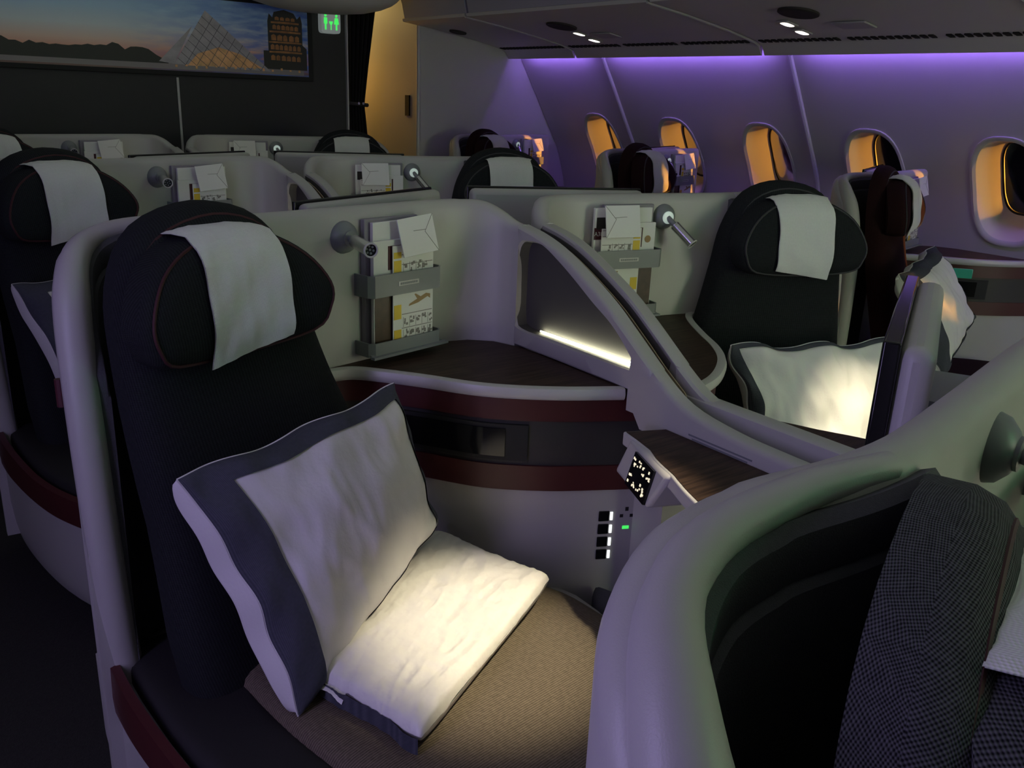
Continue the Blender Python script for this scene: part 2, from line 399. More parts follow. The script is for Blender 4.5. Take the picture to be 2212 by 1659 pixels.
# windows: bezel, funnel-shaped reveal, pane
for i, wy in enumerate(WIN_Y):
    wo = empty('window_%d' % (i+1), (4.25, wy, WIN_Z)); tag(wo, 'oval cabin window with amber-lit reveal', None, None, 'structure')
    o1, o2, o3, o4 = oval(HW, HH), oval(HW-0.012, HH-0.012), oval(HW-0.022, HH-0.024), oval(0.100, 0.158)
    def pts(ov, dep, dy=0.0, dz=0.0): return [wall_pt(wy+u+dy, WIN_Z+v+dz, dep) for u, v in ov]
    simple('bezel', MB().grid([pts(o1, -0.0), pts(o1, -0.007), pts(o2, -0.009), pts(o3, 0.004)], cv=True), 'plastic_wall', wo, smooth=60)
    simple('reveal', MB().grid([pts(o3, 0.004), pts(oval(0.122, 0.190), 0.06), pts(oval(0.108, 0.170), 0.115), pts(o4, 0.145)], cv=True), 'reveal', wo, smooth=60)
    simple('gasket', MB().grid([pts(o4, 0.145), pts(oval(0.092, 0.150), 0.147), pts(oval(0.092, 0.150), 0.155)], cv=True), 'black_rubber', wo, smooth=60)
    ov = oval(0.094, 0.152); m = MB(); P0 = pts(ov, 0.150)
    m.add(P0, [tuple(range(len(P0)))]); simple('pane', m, 'window_pane', wo)
# outer skin, so that light only comes in through the panes
skin = MB()
edges = [Y_FWD]+[(a+b)/2 for a, b in zip(WIN_Y, WIN_Y[1:])]+[5.25]
for k, cy in enumerate(WIN_Y):
    a, b = (edges[k], edges[k+1]); ov = oval(0.097, 0.155)
    zl, zh = 0.86, 1.52; rings = []
    for q in (1.0, 0.0):
        ring = []
        for (u, v) in ov:
            sc = max(abs(u)/0.097, abs(v)/0.155); ru, rv = u/sc, v/sc
            tu = (b-cy) if ru > 0 else (cy-a); tv = (zh-WIN_Z) if rv > 0 else (WIN_Z-zl)
            ring.append(wall_pt(cy+u*(1-q)+ru/0.097*tu*q, WIN_Z+v*(1-q)+rv/0.155*tv*q, 0.152))
        rings.append(ring)
    skin.grid(rings, cv=True)
skin.grid([[wall_pt(y, 0.88*t/5, 0.152) for t in range(6)] for y in (Y_FWD, 5.25)])
skin.grid([[wall_pt(y, 1.50+0.29*t/5, 0.152) for t in range(6)] for y in (Y_FWD, 5.25)])
skin.add([(3.97, Y_FWD, 1.84), (4.3, 5.25, 1.84)], [])
skin.box((4.0, (Y_FWD+5.25)/2, 2.01), (0.03, 5.25-Y_FWD, 0.40))
simple('fuselage_skin', skin, 'charcoal_panel', wall_right)
# left side wall: same profile mirrored (behind the photographer)
def mir(p): return (2*XC-p[0], p[1], p[2])
wl = MB().grid([[mir(wall_pt(y, 1.795*t/16)) for t in range(17)] for y in (Y_FWD, 5.25)])
wl.box((2*XC-4.0, (Y_FWD+5.25)/2, 2.0), (0.03, 5.25-Y_FWD, 0.44))
wl = simple('wall_left', wl, 'plastic_wall'); tag(wl, 'cream cabin side wall on the far side', None, None, 'structure')
wf = simple('wall_front', MB().box((XC, Y_FWD, 1.1), (6.2, 0.05, 2.2)), 'bulkhead'); tag(wf, 'dark forward bulkhead', None, None, 'structure')

# rear bulkhead, passage and grey partition
wb = simple('wall_back', MB().box((0.55, Y_AFT+0.04, 1.08), (4.08, 0.08, 2.16)), 'bulkhead', bevel=0.004); tag(wb, 'dark charcoal rear bulkhead', None, None, 'structure')
t1 = simple('trim_1', MB().box((1.566, Y_AFT-0.003, 1.28), (0.012, 0.008, 0.50)), 'trim_light'); tag(t1, 'thin pale vertical strip on the dark bulkhead', None, None, 'structure')
t2 = simple('trim_2', MB().box((2.592, Y_AFT+0.03, 1.08), (0.010, 0.10, 2.16)), 'trim_light'); tag(t2, 'pale metal edge strip of the dark bulkhead', None, None, 'structure')
part = MB()
pp = [(3.075, 0.0)]+[(wall_at(1.79*t/16)+0.05, 1.79*t/16) for t in range(17)]+[(3.9, 1.80), (3.9, 2.16), (3.075, 2.16)]
part.v = []; n = len(pp)
part.add([(x, 5.12, z) for x, z in pp]+[(x, 5.20, z) for x, z in pp], [tuple(range(n)), tuple(range(n, 2*n))[::-1]]+[(i, n+i, n+(i+1) % n, (i+1) % n) for i in range(n)])
wp = simple('wall_partition', part, 'plastic_wall'); tag(wp, 'plain grey class partition beside the passage', None, None, 'structure')
t3 = simple('trim_3', MB().tube([(3.062, 5.125, 0), (3.062, 5.125, 2.16)], 0.014, 8), 'trim_light'); tag(t3, 'rounded edge of the grey partition', None, None, 'structure')
ps = simple('wall_passage', MB().box((3.12, 5.66, 1.08), (0.06, 0.92, 2.16)), 'plastic_wall'); tag(ps, 'passage side panel lit warm yellow from the galley', None, None, 'structure')
pb = simple('wall_galley', MB().box((2.5, 6.4, 1.08), (2.6, 0.05, 2.16)), 'plastic_wall'); tag(pb, 'galley wall beyond the passage', None, None, 'structure')
pl = simple('wall_galley_side', MB().box((2.20, 5.85, 1.08), (0.05, 1.15, 2.16)), 'bulkhead'); tag(pl, 'dark side wall of the passage', None, None, 'structure')
lamp('galley_light', 'AREA', (2.75, 6.15, 2.1), (1.0, 0.74, 0.28), 2.4, target=(3.0, 5.6, 0.9), shape='RECTANGLE', size=0.3, size_y=0.3)
pf = MB().box((0, 0, 0), (0.02, 0.10, 0.004)); pf = MB()
pf.box((3.085, 5.30, 1.42), (0.012, 0.05, 0.13)); door_pull = simple('door_pull', pf, 'black_rubber', ps)
# passage ceiling soffit over the rear bulkhead
sof = MB(); sof.puff([(2.26+0.50*cos(2*pi*k/16), 4.86+0.30*sin(2*pi*k/16)) for k in range(16)], lambda x, y, h: (x, y, 2.11-h), 0.140, 0.0, n=3, edge=0.07, p=2.4)
so = simple('trim_4', sof, 'ceiling'); tag(so, 'rounded ceiling soffit in front of the bulkhead', None, None, 'structure')

# ------------------------------------------------------------------ curtain, sign, mural
cu = MB(); pts_ = []
for k in range(61):
    t = k/60; pts_.append((2.606+0.235*t, 5.235+0.035*sin(t*pi*13)))
rows = []
for zz in [0.05, 0.6, 1.0, 1.30, 1.42, 1.55, 1.8, 2.05, 2.15]:
    pinch = 0.52+0.48*abs(zz-1.42)/0.73 if zz > 1.42 else 0.52+0.30*min(1, (1.42-zz)/0.6)
    rows.append([(2.606+(x-2.606)*pinch, y, zz) for x, y in pts_])
cu.grid(rows); cu.grid([[(x, y+0.006, z) for x, y, z in r] for r in rows], flip=True)
curtain = empty('curtain', (2.70, 5.24, 0.05)); tag(curtain, 'dark curtain tied back beside the lit passage', 'curtain')
simple('drape', cu, 'curtain', curtain); simple('tieback', MB().tube([(2.60, 5.18, 1.425), (2.66, 5.175, 1.42), (2.735, 5.20, 1.415)], 0.012, 8), 'charcoal_panel', curtain)
for x in (2.655, 2.685): simple('snap_button', MB().tube([(x, 5.168, 1.425), (x, 5.16, 1.425)], 0.008, 10), 'chrome', curtain)

sg = empty('lavatory_sign', (2.475, 5.19, 1.84)); tag(sg, 'lit lavatory sign with green man, toilet and woman pictograms', 'sign')
sm = MB(); sm.prism([(2.475+u, 1.88+v) for u, v in oval(0.062, 0.062, 32, 7)], 5.155, 5.20).xf(lambda p: (p.x, p.z, p.y)); simple('sign_plate', sm, 'sign_face', sg)
def fig(cx, woman):
    m = MB(); y = 5.1535
    m.add([(cx+0.008*cos(2*pi*k/12), y, 1.917+0.008*sin(2*pi*k/12)) for k in range(12)], [tuple(range(12))])
    poly = [(-0.010, 1.905), (0.010, 1.905), (0.016, 1.870) if woman else (0.011, 1.872), (0.005, 1.870), (0.005, 1.838), (-0.005, 1.838), (-0.005, 1.870), (-0.016, 1.870) if woman else (-0.011, 1.872)]
    m.add([(cx+x, y, z) for x, z in poly], [tuple(range(len(poly)))]); return m
simple('man_pictogram', fig(2.440, False), 'glow_green', sg); simple('woman_pictogram', fig(2.510, True), 'glow_green', sg)
tm = MB(); tm.add([(2.475+x, 5.1535, z) for x, z in [(-0.013, 1.885), (0.013, 1.885), (0.009, 1.872), (0.003, 1.866), (0.003, 1.838), (-0.003, 1.838), (-0.003, 1.866), (-0.009, 1.872)]], [tuple(range(8))])
simple('toilet_pictogram', tm, 'glow_green', sg)

mu = empty('wall_mural', (1.1, 5.195, 1.53)); tag(mu, 'wide dusk cityscape print with a glass pyramid on the bulkhead', 'picture')
MX0, MX1, MZ0, MZ1 = -0.35, 2.335, 1.565, 1.945
simple('frame', MB().box(((MX0+MX1)/2, 5.19, 1.755), (MX1-MX0+0.06, 0.016, 0.43)), 'black_rubber', mu, bevel=0.003)
m = MB(); m.add([(MX0, 5.1805, MZ0), (MX1, 5.1805, MZ0), (MX1, 5.1805, MZ1), (MX0, 5.1805, MZ1)], [(0, 1, 2, 3)], [(0, 0), (1, 0), (1, 1), (0, 1)]); simple('sky_print', m, 'mural_sky', mu)
def flat(pts2, y): return MB().add([(x, y, z) for x, z in pts2], [tuple(range(len(pts2)))])
rnd = random.Random(3)
tops = []; x = MX0
while x < 1.45:
    tops.append((x, 1.655+0.022*rnd.random()+(0.014 if 0.62 < x < 0.80 or 1.22 < x < 1.30 else 0))); x += 0.03
simple('tree_print', flat([(MX0, 1.60)]+tops+[(1.46, 1.64), (1.52, 1.61)][::1]+[(1.52, 1.60)], 5.1795), 'mural_trees', mu)
simple('quay_print', flat([(MX0, MZ0+0.012), (MX1-0.03, MZ0+0.006), (MX1-0.03, 1.60), (MX0, 1.612)], 5.1798), 'mural_ground', mu)
PX = lambda px: px   # pyramid corners in metres
simple('pyramid_print', flat([(1.55, 1.60), (1.735, 1.885), (2.10, 1.585)], 5.1790), 'mural_pyramid', mu)
simple('pyramid_shade_print', flat([(1.47, 1.61), (1.66, 1.80), (1.55, 1.60)], 5.1792), 'mural_pyramid', mu)
gl = MB()
gl.add([(x, 5.1786, z) for x, z in [(1.62, 1.595), (1.68, 1.66), (1.80, 1.70), (1.92, 1.67), (2.05, 1.60)]], [tuple(range(5))]); simple('lit_glass_print', gl, 'mural_glow', mu)
ln = MB()
for k in range(1, 9):
    t = k/9; a = Vector((1.55+(1.735-1.55)*t, 5.1782, 1.60+(1.885-1.60)*t)); b_ = Vector((1.55+(2.10-1.55)*t, 5.1782, 1.60-0.015*t))
    ln.tube([a, b_], 0.0011, 4); c_ = Vector((1.735+(2.10-1.735)*t, 5.1782, 1.885+(1.585-1.885)*t)); ln.tube([b_, c_], 0.0011, 4)
simple('lattice_print', ln, 'mural_line', mu)
bl = [(2.06, 1.60), (2.06, 1.70), (2.09, 1.70), (2.09, 1.86), (2.10, 1.90), (2.12, 1.88), (2.13, 1.91), (2.19, 1.925), (2.25, 1.91), (2.27, 1.88), (2.29, 1.90), (2.30, 1.86), (2.30, 1.74), (2.325, 1.72), (2.325, 1.60)]
simple('building_print', flat(bl, 5.1792), 'mural_trees', mu)
bs = MB()
for r_, (zz, hh, xa, xb, nn) in enumerate([(1.650, 0.030, 2.10, 2.29, 6), (1.690, 0.012, 2.095, 2.295, 1), (1.708, 0.030, 2.10, 2.29, 7), (1.744, 0.010, 2.095, 2.295, 1), (1.758, 0.034, 2.105, 2.285, 5), (1.800, 0.012, 2.10, 2.29, 1), (1.818, 0.026, 2.115, 2.275, 6), (1.850, 0.012, 2.11, 2.28, 1), (1.868, 0.020, 2.13, 2.26, 4)]):
    for k in range(nn):
        w_ = (xb-xa)/nn; x0 = xa+w_*k+(0.004 if nn > 1 else 0); w_ *= (0.72+0.15*rnd.random()) if nn > 1 else 1.0; dz_ = -0.02*(x0-2.1)
        bs.add([(x0, 5.1786, zz+dz_), (x0+w_, 5.1786, zz+dz_), (x0+w_, 5.1786, zz+dz_+hh*0.75), (x0+w_*0.5, 5.1786, zz+dz_+hh), (x0, 5.1786, zz+dz_+hh*0.75)], [tuple(range(5))])
tag(simple('lit_facade_print', bs, 'mural_stone', mu), kind='stuff')
lf = MB()
for k in range(14): lf.box((1.56+0.055*k, 5.1785, 1.588+0.012*rnd.random()), (0.012, 0.001, 0.008+0.01*rnd.random()))
tag(simple('street_light_print', lf, 'mural_glow', mu), kind='stuff')

# ------------------------------------------------------------------ overhead bins with service panels, slots and reading spots
BX0, BZ0, BX1, BZ1 = 2.95, 1.922, 3.74, 1.800
def under(x): return BZ0+(BZ1-BZ0)*(x-BX0)/(BX1-BX0)
ud = Vector((BX1-BX0, 0, BZ1-BZ0)).normalized(); un = Vector((ud.z, 0, -ud.x))   # across, downwards normal
slot_me = None
bins = [(-1.28, 0.11), (0.13, 1.52), (1.54, 2.97), (2.99, 4.40), (4.42, 5.11)]
where = ['forwardmost', 'second overhead bin ahead', 'above the burgundy seat holding a pillow', 'above the middle burgundy window seat', 'short, against the grey partition']
blabels = ['pale overhead bin at the front of the cabin', 'pale overhead bin ahead of the burgundy seat with pillow', 'pale overhead bin with lit spots above the burgundy seat with pillow', 'pale overhead bin with lit spots above the middle burgundy seat', 'short pale overhead bin against the grey partition']
for bi, (y0, y1) in enumerate(bins):
    bo = empty('overhead_bin', (3.4, (y0+y1)/2, 1.80)); tag(bo, blabels[bi], 'bin', 'overhead bins along the window wall')
    L_ = y1-y0
    m = MB()
    prof = [(2.952, BZ0+0.004), (2.93, 2.02), (2.90, 2.10), (2.84, 2.17), (3.84, 2.17), (3.84, 1.84), (3.73, BZ1+0.012)]
    n = len(prof); m.add([(x, y0, z) for x, z in prof]+[(x, y1, z) for x, z in prof], [tuple(range(n)), tuple(range(n, 2*n))[::-1]]+[(i, n+i, n+(i+1) % n, (i+1) % n) for i in range(n)])
    simple('bin_door', m, 'bin_face', bo, bevel=0.004)
    m = MB(); cs = [(2.935, BZ0+0.012), (2.940, BZ0-0.004), (2.955, BZ0-0.006), (3.2, under(3.2)+0.004), (3.5, under(3.5)+0.006), (3.69, under(3.69)), (3.735, 1.790), (3.762, 1.748), (3.770, 1.746), (3.772, 1.83), (2.95, BZ0+0.016)]
    n = len(cs); m.loft([[(x, y, z) for x, z in cs] for y in (y0, y0+0.02, y1-0.02, y1)], True)
    simple('service_panel', m, 'ceiling', bo, smooth=50)
    simple('joint_strip', MB().tube([(x, y0-0.005, z-0.001) for x, z in cs[1:7]], 0.006, 6), 'trim_light', bo)
    yc = [0, 1.05, 2.42, 3.94, 4.96][bi]
    if bi == 0: yc = -0.5
    xs_ = 3.25
    cpt = Vector((xs_, yc, under(xs_)-0.001)); sp = MB(); rr = 0.085 if bi < 4 else 0.055
    ring = lambda r, h: [cpt+ud*(r*cos(2*pi*k/28))+Vector((0, 1, 0))*(r*sin(2*pi*k/28))+un*h for k in range(28)]
    sp.loft([ring(rr, -0.004), ring(rr, 0.003), ring(rr*0.93, 0.006), ring(rr*0.5, 0.004)], True); simple('speaker_grille', sp, 'speaker', bo)
    if bi < 4:
        for k, (dx, dy) in enumerate(((0.155, 0.03), (0.305, 0.07)) if bi == 3 else ((0.150, 0.16), (0.295, 0.185))):
            c0 = Vector((xs_+dx, yc+dy, under(xs_+dx)-0.002))
            ax = (Vector((0, 1, 0)), ud, un)
            h = simple('spot_housing', MB().box(c0, (0.060, 0.085, 0.008), ax), 'plastic_wall', bo, bevel=0.006)
            lens = MB(); q = c0+un*0.0046
            lens.add([q+Vector((0, 1, 0))*a+ud*b_ for a, b_ in oval(0.021, 0.036, 16, 3)], [tuple(range(16))]); simple('lens', lens, 'glow_lamp', h)
        simple('call_panel', MB().box(Vector((3.47, yc-0.12, under(3.47)-0.001)), (0.16, 0.10, 0.008), (Vector((0, 1, 0)), ud, un)), 'plastic_wall', bo, bevel=0.006)
    ns = int(L_/0.038)
    for k in range(ns):
        yk = y0+0.04+k*(L_-0.08)/max(1, ns-1)
        if ns > 20 and k in (ns//3, 2*ns//3): continue
        c0 = Vector((3.685, yk, under(3.685)-0.0015))
        if slot_me is None: slot_me = mesh_from(MB().box((0, 0, 0), (0.022, 0.040, 0.008), (Vector((0, 1, 0)), ud, un)), 'air_slot')
        link('air_slot', slot_me, 'slot', bo, c0-Vector(bo.location))
# purple cove light segments behind the lower lip of the bins
for k, (y0, y1) in enumerate([(4.40, 5.02), (3.00, 4.20), (1.56, 2.80), (0.1, 1.38), (-1.3, -0.05)]):
    co = empty('cove_light', (3.86, (y0+y1)/2, 1.79)); tag(co, ['short purple cove light tube beside the grey partition', 'purple cove light tube above the two windows behind the middle burgundy seat', 'purple cove light tube above the windows beside the burgundy seat with pillow', 'purple cove light tube of the forward wall panel', 'purple cove light tube of the foremost wall panel'][k], 'light', 'purple cove lights above the windows')
    simple('tube', MB().box((3.787, (y0+y1)/2, 1.792), (0.008, y1-y0, 0.016)), 'cove_purple', co)
    simple('holder', MB().box((3.778, (y0+y1)/2, 1.80), (0.008, y1-y0+0.02, 0.04)), 'plastic_wall', co)
ex = empty('exit_sign', (2.2, -1.6, 1.95)); tag(ex, 'unlettered green exit sign added for its green light', 'lamp')  # unseen exit sign, placed to tint the one-pillow seat's wall green
simple('lens', MB().box((2.2, -1.6, 2.0), (0.36, 0.03, 0.14)), 'glow_exit', ex); simple('bracket', MB().box((2.2, -1.6, 2.12), (0.06, 0.02, 0.1)), 'plastic_grey', ex)
lamp('exit_glow', 'POINT', (2.2, -1.5, 1.9), (0.15, 1.0, 0.45), 8.0, shadow_soft_size=0.12)
#@@SUITE
# ------------------------------------------------------------------ seat suite (all coordinates for the left middle seat of the first full row)
ORG = (0.80, 1.30, 0.0)
HA = radians(20.0)
def seat_axes(a): return Vector((cos(a), sin(a), 0)), Vector((sin(a), -cos(a), 0))
# plan path of the shell: aisle wing, round the back of the seat, lamp wall, and round into the arch divider
WALLP = cr_path([(0.268, 1.545), (0.272, 1.60), (0.290, 1.655), (0.325, 1.695), (0.385, 1.722), (0.46, 1.730), (0.56, 1.722), (0.654, 1.728), (0.80, 1.757), (0.95, 1.790), (1.07, 1.816), (1.16, 1.828), (1.235, 1.812), (1.285, 1.770), (1.309, 1.725), (1.3165, 1.694)], 5)
def wall_top(x, y):
    if x < 0.46 and y < 1.731:
        pts = [(1.50, 0.98), (1.545, 1.04), (1.60, 1.155), (1.655, 1.212), (1.695, 1.238), (1.722, 1.254), (1.74, 1.258)]
        for (a, za), (b, zb) in zip(pts, pts[1:]):
            if y <= b: return za+(zb-za)*(y-a)/(b-a)
        return 1.258
    if x > 1.20: 
        t = max(0, min(1, (1.81-y)/0.11)); return 1.257-0.050*t*t*(3-2*t)
    return 1.258
WT = 0.045
def band(path, off, zs, cap=True):
    """thin vertical strip following a plan path; zs=(z0,z1) ; off=(inner, outer)"""
    return MB().sweep(path, lambda i: [(off[0], zs[0]), (off[0], zs[1]), (off[1], zs[1]), (off[1], zs[0])], cap)
def offset_path(path, d):
    P = [Vector(p[:2]) for p in path]; out = []
    for i, p in enumerate(P):
        t = (P[min(i+1, len(P)-1)]-P[max(i-1, 0)]).normalized(); out.append((p.x-t.y*d, p.y+t.x*d))
    return out
FRONT = cr_path([(0.79, 1.725), (0.855, 1.715), (0.905, 1.665), (0.963, 1.590), (1.048, 1.468), (1.164, 1.372), (1.300, 1.296)], 6)
WDIR = Vector((0.977, 0.213, 0)); WN = Vector((0.213, -0.977, 0)); WO = Vector((0.855, 1.75, 0))
def wp_(s_, off, z): p = WO+WDIR*s_+WN*off; return Vector((p.x, p.y, z))
WAX = (WDIR, -WN, Vector((0, 0, 1)))
ARCH_X = 1.294
CREST = cr_path([(1.70, 1.205), (1.62, 1.190), (1.53, 1.160), (1.39, 1.090), (1.30, 1.030), (1.21, 0.965), (1.12, 0.915), (1.00, 0.895), (0.88, 0.890), (0.70, 0.888), (0.52, 0.888)], 4)

def build_suite_meshes(arch=True):
    D = {}
    # shell wall
    m = MB(); m.sweep(WALLP if arch else [p for p in WALLP if p[0] < 1.20], lambda i: sround(0.10, wall_top(*WALLP[i]), WT)); D['shell_wall'] = (m, 'plastic')
    # rim trim of wing
    m = MB(); m.tube(cr_path([(0.60, 1.712, 1.246), (0.50, 1.714, 1.250), (0.40, 1.708, 1.246), (0.335, 1.683, 1.232), (0.296, 1.640, 1.200), (0.276, 1.592, 1.130), (0.270, 1.560, 1.00), (0.272, 1.552, 0.80), (0.280, 1.555, 0.60), (0.290, 1.565, 0.45), (0.30, 1.57, 0.34)], 5), lambda t: 0.012+0.006*min(1, t/0.25)+0.012*max(0, min(1, (t-0.28)/0.2)), 12); D['rim'] = (m, 'plastic')
    m = MB(); m.tube([(0.248, 1.60, 0.985), (0.242, 1.60, 0.985)], 0.010, 12, upv=(0, 0, 1)); m.tube([(0.2425, 1.598, 0.96), (0.2425, 1.598, 1.01)], 0.007, 8); D['coat_hook'] = (m, 'print_maroon')
    # lining
    lp = offset_path([p for p in WALLP if p[0] < 0.64], -0.032)
    lt = [wall_top(*p) for p in WALLP if p[0] < 0.64]
    m = MB(); m.sweep(lp, lambda i: [(0.012, 0.42), (0.012, lt[i]-0.020), (0.0, lt[i]-0.014), (-0.008, lt[i]-0.022), (-0.008, lt[i]-0.055), (-0.006, lt[i]-0.058), (-0.012, lt[i]-0.064), (-0.012, 0.42)]); D['lining'] = (m, 'lining')
    # lower body + burgundy band on the aisle side
    basep = [(0.285, 1.70), (0.268, 1.60), (0.275, 1.42), (0.305, 1.20), (0.350, 1.03), (0.43, 0.88), (0.56, 0.76), (0.75, 0.70), (1.00, 0.70), (1.16, 0.80), (1.20, 1.05), (1.20, 1.40), (0.9, 1.66), (0.6, 1.70)]
    bp = cr_path(basep, 4, True); c = (0.72, 1.25)
    rings = []
    for z, k in ((0.07, 0.93), (0.09, 0.965), (0.14, 0.985), (0.22, 1.0), (0.40, 1.0), (0.405, 0.98)):
        rings.append([(c[0]+(x-c[0])*k, c[1]+(y-c[1])*k, z) for x, y in bp])
    m = MB(); m.loft(rings, True, flip=True); D['base'] = (m, 'plastic')
    gp = cr_path([(0.262, 1.60), (0.269, 1.42), (0.299, 1.20), (0.344, 1.03), (0.425, 0.875), (0.555, 0.754), (0.75, 0.692), (0.95, 0.69)], 6)
    m = MB(); m.sweep(gp, lambda i: [(0.012, 0.345), (-0.004, 0.35), (-0.006, 0.385), (-0.004, 0.425+0.03*max(0, 1-i/12)), (0.012, 0.43+0.03*max(0, 1-i/12))]); D['side_band'] = (m, 'burgundy')
    # cushion
    co = [(0.42, 1.56), (0.445, 1.34), (0.475, 1.14), (0.53, 0.96), (0.61, 0.83), (0.75, 0.755), (0.95, 0.76), (1.09, 0.86), (1.145, 1.03), (1.150, 1.17), (1.125, 1.30), (1.02, 1.44), (0.85, 1.57), (0.6, 1.63)]
    m = MB(); m.puff(co, lambda x, y, h: (x, y, 0.425+h), 0.030, 0.0, n=4, edge=0.028, p=10); D['seat_cushion'] = (m, 'fabric_cushion')
    so2 = [(0.305, 1.60), (0.300, 1.40), (0.325, 1.20), (0.370, 1.03), (0.445, 0.90), (0.56, 0.79), (0.70, 0.735), (0.68, 0.80), (0.545, 0.93), (0.485, 1.14), (0.455, 1.34), (0.44, 1.60)]
    m = MB(); m.puff(so2, lambda x, y, h: (x, y, 0.415+h), 0.02, 0.0, n=3, edge=0.02, p=8, ctr=(0.43, 1.10)); D['shade_pad'] = (m, 'shade_black')  # dark pad added where the cushion's aisle side only lies in shade
    return D

def upholstery(style):
    """backrest, headrest and piping; style: 'up' or 'slid' (slid down and forward)"""
    D = {}
    r, f = seat_axes(HA); O = Vector((0.515, 1.635, 0)) if style == 'up' else Vector((0.545, 1.655, 0)); HS = -0.028
    dz, df = (0.0, 0.0) if style == 'up' else (-0.035, 0.0)
    def lean(z): t = (1.29-z)/0.85; return 0.010+0.05*t+0.13*t*t
    def mp(s_, z, h): p = O+r*s_+f*(lean(z)+h+df); return (p.x, p.y, z+dz)
    out = [(-0.215, 0.40), (-0.220, 0.75), (-0.220, 1.02), (-0.207, 1.17), (-0.145, 1.266), (-0.015, 1.300), (0.105, 1.266), (0.170, 1.17), (0.200, 1.06), (0.240, 0.93), (0.31, 0.74), (0.37, 0.56), (0.385, 0.40), (0.10, 0.37)]
    m = MB(); m.puff(out, mp, 0.055, 0.0, n=4, edge=0.015, p=7, ctr=(0.0, 0.9)); D['backrest'] = m
    po = cr_path([(c[0]*0.93, 0.9+(c[1]-0.9)*0.95) for c in out[0:13]], 4)
    m = MB(); m.tube([mp(a, z, 0.042) for a, z in po], 0.0035, 6); D['backrest_piping'] = m
    # headrest: winged pad
    def mh(s_, z, h):
        wing = 0.055*(abs(s_)/0.19)**2.2
        p = O+r*(s_+HS)+f*(lean(z)+0.052+h+wing*0.6+df); return (p.x, p.y, z+dz)
    ho = [(-0.165, 1.048), (-0.205, 1.085), (-0.210, 1.135), (-0.168, 1.205), (-0.092, 1.248), (0.0, 1.258), (0.092, 1.248), (0.168, 1.205), (0.212, 1.145), (0.208, 1.098), (0.165, 1.052), (0.0, 1.036)]
    m = MB(); m.puff(ho, mh, 0.052, 0.0, n=4, edge=0.022, p=4); D['headrest'] = m
    hp = cr_path([(a*0.93, 1.135+(z-1.135)*0.93) for a, z in ho], 4, True); hp.append(hp[0])
    m = MB(); m.tube([mh(a, z, 0.022+0.052*sqrt(max(0, 1-0.93**4))) for a, z in hp], 0.0032, 6); D['headrest_piping'] = m
    # cloth draped over the headrest
    hc = (0.0, sum(z for a, z in cr_path(ho, 4, True))/48.0); HO = cr_path(ho, 4, True)
    hc = (sum(a for a, z in HO)/len(HO), sum(z for a, z in HO)/len(HO))
    def rho(a, z):
        da, dz_ = a-hc[0], z-hc[1]; best = 9.0
        for k in range(len(HO)):
            (xa, za), (xb, zb) = HO[k], HO[(k+1) % len(HO)]; ex_, ez = xb-xa, zb-za; den = da*ez-dz_*ex_
            if abs(den) < 1e-12: continue
            t = ((xa-hc[0])*ez-(za-hc[1])*ex_)/den; u_ = ((xa-hc[0])*dz_-(za-hc[1])*da)/den
            if t > 0 and -1e-6 <= u_ <= 1+1e-6: best = min(best, t)
        return 1/best
    def head_f(a, z):
        q = min(1.0, rho(a, z)); return lean(z)+0.052+0.055*(abs(a)/0.19)**2.2*0.6+0.022+0.052*max(0, 1-q**4)**0.5
    rows = []; uvs = []; C0, C1 = -0.085, 0.095
    cols = []
    for k in range(19):
        t = k/18; a = C0+(C1-C0)*t
        ztop = max(z for z in [1.20+0.001*q for q in range(80)] if rho(a, z) <= 1.0)
        path = [(head_f(a, ztop)-0.075, ztop-0.035), (head_f(a, ztop)-0.068, ztop-0.004), (head_f(a, ztop)-0.045, ztop+0.008), (head_f(a, ztop)-0.015, ztop+0.011), (head_f(a, ztop)+0.006, ztop+0.007)]
        fm = 0.0; zb = 1.062-0.030*(1-t)
        for q in range(1, 17):
            z = ztop-(ztop-zb)*q/16
            fh = head_f(a, z)+0.009 if z > 1.055 else 0.0
            fm = max(fm-0.004, fh); path.append((fm+0.0016*sin(q*0.8+k*0.5)+0.001*sin(k*1.7), z))
        cols.append([(a, ff, z) for ff, z in path])
    for k, cl in enumerate(cols):
        row = []; uv = []
        for q, (a, ff, z) in enumerate(cl):
            a2 = a-(0.045 if q < 2 else 0.02 if q < 4 else 0)*(1-k/18)*0.6
            p = O+r*(a2+HS)+f*(ff+df); row.append((p.x, p.y, z+dz)); uv.append((a, z if q > 3 else 1.3-0.02*q))
        rows.append(row); uvs.append(uv)
    m = MB(); m.grid(rows, uvs=uvs); m.grid([[(x-f.x*0.003, y-f.y*0.003, z-0.001) for x, y, z in rw] for rw in rows], uvs=uvs, flip=True); D['cloth'] = m
    return D

